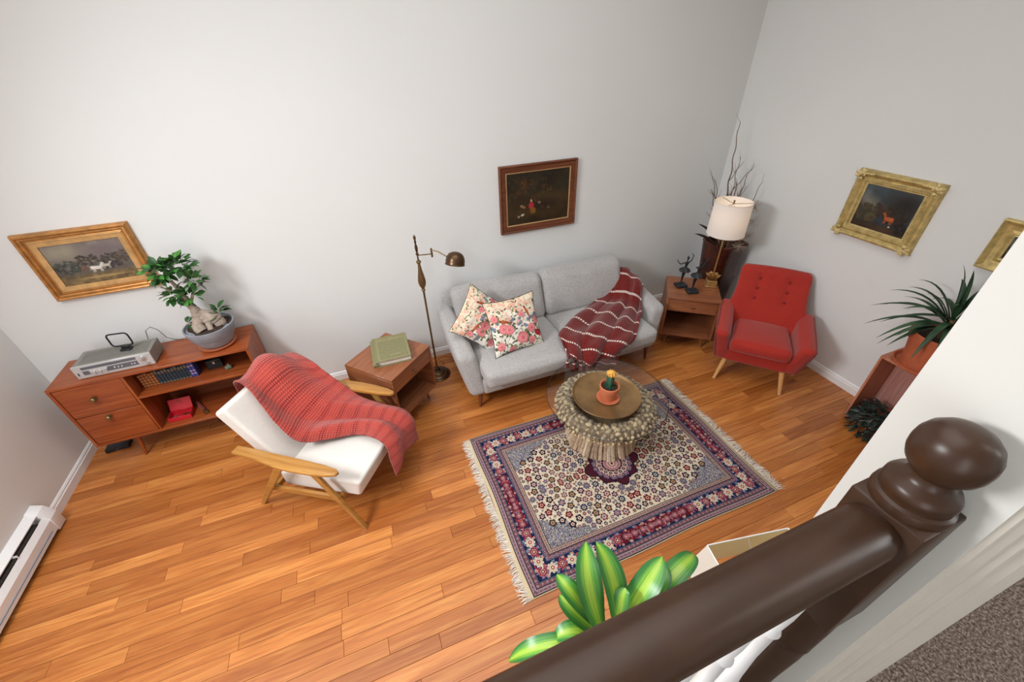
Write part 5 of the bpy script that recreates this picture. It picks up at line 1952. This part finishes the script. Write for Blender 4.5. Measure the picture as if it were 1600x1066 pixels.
def dancer(label, loc, rz, arms, lean_):
    t = thing('dancer_statuette', label, 'statuette', loc, rz, 'dancer statuettes on the side table')
    MB().box((0, 0, 0.012), (0.10, 0.09, 0.024), 0.003).build('plinth', M['iron'], t)
    lx = lean_
    P = [(lx * 0.5, 0, 0.185, 0.0125), (lx * 0.7, 0, 0.205, 0.0105), (lx * 0.9, -0.004, 0.235, 0.0145, 0.75), (lx, 0, 0.257, 0.0065), (lx * 1.1, -0.001, 0.272, 0.0065),
         (lx * 0.45 - 0.011, 0, 0.165, 0.011), (-0.006, -0.003, 0.10, 0.0075), (-0.002, 0.003, 0.045, 0.0045), (0.008, -0.014, 0.028, 0.0038),
         (lx * 0.45 + 0.011, 0, 0.165, 0.011), (0.008, 0.006, 0.10, 0.0075), (0.006, 0.01, 0.045, 0.0045), (-0.006, 0.018, 0.028, 0.0038)]
    E_ = [(0, 1), (1, 2), (2, 3), (3, 4), (0, 5), (5, 6), (6, 7), (7, 8), (0, 9), (9, 10), (10, 11), (11, 12)]
    for sg, (el, wr, hd) in zip((-1, 1), arms):
        i = len(P)
        P += [(lx * 0.95 + sg * 0.020, 0, 0.246, 0.0062), (*el, 0.0048), (*wr, 0.0036), (*hd, 0.0034)]
        E_ += [(2, i), (i, i + 1), (i + 1, i + 2), (i + 2, i + 3)]
    b = skin_body('body', P, E_, t, M['iron'])
    MB().lathe([(0, -0.0145), (0.007, -0.012), (0.0105, -0.004), (0.011, 0.004), (0.0085, 0.012), (0, 0.0155)], (lx * 1.12, -0.002, 0.288), 14).lathe([(0, -0.006), (0.006, 0), (0, 0.006)], (lx * 1.1, 0.006, 0.304), 8).build('head', M['iron'], b)
    tu = MB()
    vs, fs = [], []
    nk = 40
    for i, (r, z) in enumerate(((0.0125, 0.200), (0.022, 0.192), (0.040, 0.178), (0.051, 0.164), (0.049, 0.161), (0.03, 0.170), (0.012, 0.178))):
        for k in range(nk):
            a = 2 * PI * k / nk
            q = r * (1 + (0.07 * math.cos(8 * a) if r > 0.03 else 0))
            vs.append((lx * 0.55 + q * math.cos(a), q * math.sin(a), z + (0.004 * math.cos(8 * a + 1) if r > 0.03 else 0)))
    for i in range(6):
        for k in range(nk):
            fs.append((i * nk + k, i * nk + (k + 1) % nk, (i + 1) * nk + (k + 1) % nk, (i + 1) * nk + k))
    tu.add(vs, fs).build('tutu', M['iron'], t)


dancer('dark bronze ballerina statuette at the back left, both arms raised and curved', (2.735, 2.67, 0.55), math.radians(-12),
       (((-0.05, 0, 0.235), (-0.082, 0, 0.262), (-0.090, 0, 0.285)), ((0.052, 0, 0.262), (0.064, 0, 0.310), (0.040, 0, 0.332))), 0.012)
dancer('dark bronze ballerina statuette at the front, one arm stretched straight up to the right', (2.752, 2.535, 0.55), math.radians(-20),
       (((-0.028, -0.02, 0.262), (-0.004, -0.03, 0.272), (0.008, -0.03, 0.268)), ((0.050, 0, 0.282), (0.072, 0, 0.322), (0.082, 0, 0.345))), 0.018)

# ------------------------------------------------------------------ tall planter with dried branches in the corner
pt = thing('tall_planter', 'tall tapered brown glazed planter of dried branches in the corner behind the lamp', 'planter', (3.31, 2.80, 0))
MB().lathe([(0, 0), (0.100, 0), (0.104, 0.008), (0.163, 0.835), (0.168, 0.845), (0.168, 0.855), (0.158, 0.858), (0.150, 0.85), (0.146, 0.80), (0, 0.79)], seg=48, pw=5).build('pot', M['planter'], pt, ang=30)
rw = random.Random(21)


def willow(p, d, L, r, depth, acc, wig=0.5, step=0.035):
    pts, rad = [Vector(p)], [r]
    d = Vector(d).normalized()
    n = max(4, int(L / step))
    ph = rw.random() * 6
    for i in range(n):
        t = i / n
        side = Vector((math.cos(ph + i * 1.1), math.sin(ph + i * 1.1), 0.1)) * wig * (0.5 + 0.5 * rw.random())
        d2 = (d + side * 0.62).normalized()
        pts.append(pts[-1] + d2 * step)
        rad.append(r * (1 - 0.75 * (i + 1) / n))
        if pts[-1].x + 3.31 > 3.53 or pts[-1].y + 2.8 > 3.25:
            d = (d + Vector((-0.35, -0.2, 0.3))).normalized()
        if depth > 0 and i > n * 0.25 and rw.random() < 0.20:
            acc.append((pts[-1].copy(), (d + Vector((rw.uniform(-.9, .9), rw.uniform(-.9, .9), rw.uniform(-0.1, .6)))).normalized(), L * (1 - t) * rw.uniform(0.35, 0.6), rad[-1] * 0.65, depth - 1))
    return pts, rad


for tip, L, r in (((-0.02, 0.19, 1.0), 1.12, 0.008), ((-0.38, 0.02, 0.66), 0.72, 0.007), ((-0.32, 0.08, 0.72), 0.78, 0.006), ((0.13, 0.05, 0.75), 0.74, 0.006), ((0.10, 0.14, 0.7), 0.62, 0.006),
                  ((-0.02, 0.05, 0.8), 0.66, 0.006), ((0.02, 0.12, 0.8), 0.7, 0.006), ((-0.10, 0.10, 0.75), 0.62, 0.005), ((0.06, 0.0, 0.8), 0.6, 0.005), ((0.16, -0.02, 0.6), 0.5, 0.005), ((-0.2, 0.02, 0.75), 0.55, 0.005), ((-0.42, -0.02, 0.45), 0.62, 0.006), ((-0.36, 0.0, 0.70), 0.80, 0.006), ((0.14, -0.12, 0.8), 0.7, 0.006), ((0.0, 0.1, 0.9), 0.85, 0.006)):
    acc = []
    b0 = Vector((rw.uniform(-0.07, 0.07), rw.uniform(-0.07, 0.07), 0.79))
    dd = Vector(tip) - Vector((b0.x, b0.y, 0))
    br = MB()
    P, Rr = willow(b0, dd, L, r * 1.35, 2, acc, 0.42)
    br.tube(P, Rr, 6)
    while acc:
        p, d, l2, r2_, dp = acc.pop()
        P, Rr = willow(p, d, l2, r2_, dp, acc, 0.5, 0.022)
        br.tube(P, Rr, 5)
    br.build('branch', M['twig'], pt)
fl2 = MB()
for cx_, cy_, cz_, R_ in ((-0.30, -0.08, 1.13, 0.07), (-0.07, -0.22, 0.90, 0.07), (0.08, -0.16, 1.10, 0.08), (0.13, -0.10, 1.20, 0.07), (0.03, -0.2, 0.98, 0.06)):
    q0 = (cx_ * 0.2, cy_ * 0.2, 0.80)
    fl2.tube([q0, (cx_ * 0.7, cy_ * 0.7, lerp(0.8, cz_, 0.6)), (cx_, cy_, cz_)], 0.002, 5)
    for _ in range(60):
        v_ = Vector((rw.gauss(0, 1), rw.gauss(0, 1), rw.gauss(0, 1))).normalized() * R_ * rw.uniform(0.6, 1.0)
        e_ = Vector((cx_, cy_, cz_)) + v_
        if e_.x > 0.22:
            e_.x = 0.22
        fl2.tube([(cx_, cy_, cz_), tuple(e_)], 0.0006, 3, cap=False)
        fl2.lathe([(0, -0.003), (0.003, 0), (0, 0.003)], tuple(e_), 4)
tag(fl2.build('dried_seed_heads', M['fluff'], pt), kind='stuff')
pod = leaf_mesh('seed_pod', 0.30, 0.055, M['pod'], bend=0.25, fold=0.9, n=8)
for px, py, a, tz in ((-0.10, -0.02, 1.2, 0.80), (-0.02, 0.05, 0.9, 0.95), (0.05, -0.04, -0.5, 1.15)):
    o = link('seed_pod', pod, pt, (px, py, 0.80))
    o.rotation_euler = (tz, 0, a)
gs = MB()
for _ in range(60):
    a, l_ = rw.uniform(0, 6.28), rw.uniform(0.12, 0.30)
    x0, y0 = rw.uniform(-.09, .09), rw.uniform(-.09, .09)
    gs.tube([(x0, y0, 0.79), (x0 + 0.03 * math.cos(a), y0 + 0.03 * math.sin(a), 0.79 + l_ * 0.6), (x0 + 0.08 * math.cos(a), y0 + 0.08 * math.sin(a), 0.79 + l_)], [0.0022, 0.0018, 0.0008], 4, cap=False)
tag(gs.build('dried_grass', M['twig'], pt), kind='stuff')

# ------------------------------------------------------------------ crate by the right wall with two plants
crx0, crx1, cry0, cry1, crz = 3.252, XR - 0.018, 0.66, 1.192, 0.60
cc = thing('wooden_crate', 'tall reddish wooden crate standing open-fronted against the right wall', 'crate', ((crx0 + crx1) / 2, (cry0 + cry1) / 2, 0))
dxc, dyc = crx1 - crx0, cry1 - cry0
for z in (0.009, crz - 0.009):
    MB().box((0, 0, z), (dxc, dyc, 0.018), 0.002).build('end_board', M['cratew'], cc)
for sg in (-1, 1):
    MB().box((0, sg * (dyc / 2 - 0.008), crz / 2), (dxc, 0.016, crz - 0.036), 0.002).build('side_board', M['cratew'], cc)
MB().box((dxc / 2 - 0.006, 0, crz / 2), (0.010, dyc - 0.034, crz - 0.038)).build('back_board', M['crateb'], cc)

dp_ = thing('spiky_dracaena', 'spiky dark green dracaena in a terracotta pot on top of the crate', 'potted plant', (3.365, 1.01, crz))
MB().lathe([(0, 0), (0.14, 0), (0.158, 0.012), (0.162, 0.028), (0.153, 0.028), (0.138, 0.012), (0, 0.008)], seg=48).build('saucer', M['terracotta2'], dp_)
MB().lathe([(0, 0.01), (0.112, 0.01), (0.142, 0.20), (0.154, 0.205), (0.160, 0.262), (0.155, 0.268), (0.145, 0.265), (0.138, 0.23), (0, 0.225)], seg=48).build('pot', M['terracotta2'], dp_)
MB().lathe([(0, 0.238), (0.08, 0.236), (0.142, 0.232)], seg=24).build('soil', M['soil'], dp_)
MB().tube([(0, 0, 0.23), (0.01, 0, 0.30), (0.0, 0.0, 0.38)], [0.018, 0.016, 0.02], 10).build('stem', M['stem'], dp_)
ro = random.Random(8)


def strap(parent, base, mid, tip, w, m, name='leaf', n=9, fold=0.35, broad=False):
    P = [np.array(base, float), np.array(mid, float), np.array(tip, float)]
    rows, uvs = [], []
    for i in range(n + 1):
        t = i / n
        p = Vector((1 - t) ** 2 * P[0] + 2 * t * (1 - t) * (2 * P[1] - 0.5 * (P[0] + P[2])) + t * t * P[2])
        t2 = min(1, t + 0.01)
        q = Vector((1 - t2) ** 2 * P[0] + 2 * t2 * (1 - t2) * (2 * P[1] - 0.5 * (P[0] + P[2])) + t2 * t2 * P[2])
        if t >= 1:
            t2 = 0.98
            q = p + (p - Vector((1 - t2) ** 2 * P[0] + 2 * t2 * (1 - t2) * (2 * P[1] - 0.5 * (P[0] + P[2])) + t2 * t2 * P[2]))
        d = (q - p).normalized()
        side = d.cross(Vector((0, 0, 1)))
        if side.length < 0.15:
            side = Vector((1, 0, 0.0))
        side.normalize()
        up = side.cross(d).normalized()
        ww = w / 2 * (min(1, 0.45 + t * 1.6) if t < 0.4 else (1 - ((t - 0.4) / 0.6) ** (2.9 if broad else 1.8)) ** (0.8 if broad else 1)) + 0.0006
        if broad and t < 0.4:
            ww = w / 2 * (0.62 + 0.38 * math.sin(t / 0.4 * PI / 2))
        rows.append([tuple(p + side * ww * s + up * abs(s) * ww * fold) for s in (-1, -0.5, 0, 0.5, 1)])
        uvs += [(s, t) for s in (0, 0.25, 0.5, 0.75, 1)]
    o = MB().grid(rows, uvs=uvs).build(name, m, parent)
    return o


tips = [(3.12, 1.33, .82), (3.14, 1.36, .95), (3.14, 1.21, .72), (3.13, 1.15, .75), (3.22, 1.34, 1.06), (3.30, 1.26, 1.16), (3.28, 1.28, 1.10), (3.30, 1.11, 1.33), (3.30, 1.05, 1.32),
        (3.27, 1.36, .92), (3.2, 1.0, 1.12), (3.15, .92, .82), (3.12, 1.0, .74), (3.2, .85, .95), (3.35, .78, 1.0), (3.40, .75, 1.15), (3.42, .9, 1.25), (3.44, 1.12, 1.2), (3.46, 1.2, 1.0), (3.40, 1.32, .98),
        (3.08, 1.12, .86), (3.18, 1.2, 1.0), (3.25, 1.16, 1.12), (3.06, 1.2, .80), (3.45, .98, 1.22), (3.10, .98, .9), (3.24, .74, .85), (3.16, 1.27, .86)]
for k, tp_ in enumerate(tips):
    b_ = Vector((3.365 + ro.uniform(-.012, .012), 1.01 + ro.uniform(-.012, .012), crz + 0.33 + ro.uniform(-0.03, 0.05)))
    T_ = Vector(tp_)
    m_ = (b_ + T_) / 2 + Vector((0, 0, 0.05 + 0.03 * ro.random()))
    strap(dp_, b_ - dp_.location, m_ - dp_.location, T_ - dp_.location, 0.036, M['spike'])

tr_ = thing('trailing_plant', 'dark bushy trailing plant spilling out of the bottom of the crate', 'potted plant', (3.37, 1.02, 0.018))
MB().lathe([(0, 0), (0.06, 0), (0.085, 0.11), (0.09, 0.115), (0.08, 0.11), (0, 0.10)], seg=24).build('pot', M['terracotta2'], tr_)
tf = MB()
lm = leaf_mesh('leaf', 0.07, 0.016, M['trail'], n=4)
lv = [tuple(v.co) for v in lm.vertices]
lf = [tuple(p.vertices) for p in lm.polygons]
for k in range(520):
    a = ro.uniform(1.4, 5.2)
    rr_ = ro.random() ** 0.6
    p = Vector((-0.03 + 0.20 * rr_ * math.cos(a), -0.04 + 0.19 * rr_ * math.sin(a) * 0.95, max(0.008, 0.17 * (1 - rr_ ** 2) + ro.uniform(-0.03, 0.06))))
    if p.x > -0.10:
        p.y = max(-0.33, min(0.14, p.y))
    tf.add(lv, lf, T=TR(p, (ro.uniform(-0.6, 0.7), ro.uniform(-0.8, 0.8), a - PI / 2 + ro.uniform(-0.8, 0.8))))
tag(tf.build('foliage', M['trail'], tr_), kind='stuff')

# ------------------------------------------------------------------ striped corn plant below the railing
cn = thing('corn_plant', 'striped lime-green corn plant rising in front of the handrail', 'potted plant', (0.40, 0.345, 0))
MB().lathe([(0, 0), (0.10, 0), (0.135, 0.26), (0.14, 0.27), (0.128, 0.265), (0.12, 0.24), (0, 0.235)], seg=32).build('pot', M['terracotta2'], cn)
MB().tube([(0, 0, 0.23), (0.01, 0, 0.6), (0.0, -0.005, 0.9), (0.0, 0, 1.10)], [0.024, 0.021, 0.02, 0.016], 12).build('cane', M['stem'], cn)
cl_ = [((0.37, 0.340, 1.10), (0.345, 0.397, 1.27), (0.37, 0.473, 1.36), 0.072), ((0.42, 0.335, 1.10), (0.413, 0.386, 1.27), (0.400, 0.468, 1.345), 0.070),
       ((0.365, 0.352, 1.12), (0.307, 0.402, 1.24), (0.284, 0.468, 1.255), 0.056), ((0.365, 0.350, 1.08), (0.309, 0.390, 1.17), (0.284, 0.444, 1.18), 0.062),
       ((0.41, 0.335, 1.10), (0.420, 0.350, 1.22), (0.440, 0.366, 1.255), 0.045), ((0.42, 0.335, 1.10), (0.492, 0.350, 1.24), (0.576, 0.390, 1.275), 0.072),
       ((0.43, 0.332, 1.08), (0.528, 0.344, 1.19), (0.60, 0.386, 1.21), 0.060), ((0.43, 0.335, 1.06), (0.60, 0.357, 1.205), (0.716, 0.392, 1.18), 0.066),
       ((0.37, 0.336, 1.06), (0.295, 0.366, 1.12), (0.236, 0.379, 1.09), 0.055), ((0.37, 0.335, 1.04), (0.205, 0.371, 1.10), (0.105, 0.404, 1.00), 0.055),
       ((0.40, 0.33, 1.04), (0.42, 0.27, 1.15), (0.45, 0.21, 1.13), 0.06), ((0.42, 0.345, 1.02), (0.50, 0.46, 1.08), (0.57, 0.55, 0.96), 0.06), ((0.38, 0.35, 1.0), (0.28, 0.46, 1.04), (0.19, 0.52, 0.92), 0.06)]
CNL = Vector((0.40, 0.345, 0))
for b_, m_, t_2, w_ in cl_[:11]:
    strap(cn, Vector(b_) - CNL, Vector(m_) - CNL, Vector(t_2) - CNL, w_, M['cornleaf'], n=16, fold=0.22, broad=True)

# ------------------------------------------------------------------ lamp with rectangular shade below the railing
sl = thing('rectangular_lamp', 'lamp with a white rectangular shade half hidden behind the handrail', 'lamp', (1.268, 0.409, 0), math.radians(-10.9))


def rect_shade(a, b, z0, z1, k, th=0.0):
    v = [(sx * (a + e), sy * (b + e), z) for z, e in ((z0, k), (z1, 0)) for sx, sy in ((-1, -1), (1, -1), (1, 1), (-1, 1))]
    f = [(i, (i + 1) % 4, 4 + (i + 1) % 4, 4 + i) for i in range(4)]
    return v, f


v_, f_ = rect_shade(0.20, 0.12, 0.42, 0.65, 0.03)
MB().add(v_, f_).build('shade', M['shade2'], sl, smooth=False)
v_, f_ = rect_shade(0.1975, 0.1175, 0.42, 0.6495, 0.03)
MB().add(v_, [q[::-1] for q in f_]).build('lining', M['shadein'], sl, smooth=False)
rm = MB()
for z, e in ((0.42, 0.03), (0.65, 0)):
    c4 = [(-0.2 - e, -0.12 - e, z), (0.2 + e, -0.12 - e, z), (0.2 + e, 0.12 + e, z), (-0.2 - e, 0.12 + e, z)]
    for i in range(4):
        rm.tube([c4[i], c4[(i + 1) % 4]], 0.003, 6)
rm.build('rim', M['trim'], sl)
sp_ = MB()
for sg in (-1, 1):
    sp_.tube([(0, 0, 0.60), (0, sg * 0.08, 0.61), (0, sg * 0.119, 0.645)], 0.0025, 6)
sp_.tube([(0, 0, 0.36), (0, 0, 0.62)], 0.005, 8)
sp_.build('harp', M['chrome'], sl)
MB().lathe([(0, 0), (0.09, 0), (0.09, 0.012), (0.05, 0.02), (0.085, 0.10), (0.10, 0.17), (0.085, 0.25), (0.04, 0.31), (0.02, 0.36), (0, 0.365)], seg=32).build('ceramic_base', M['whitegloss'], sl)
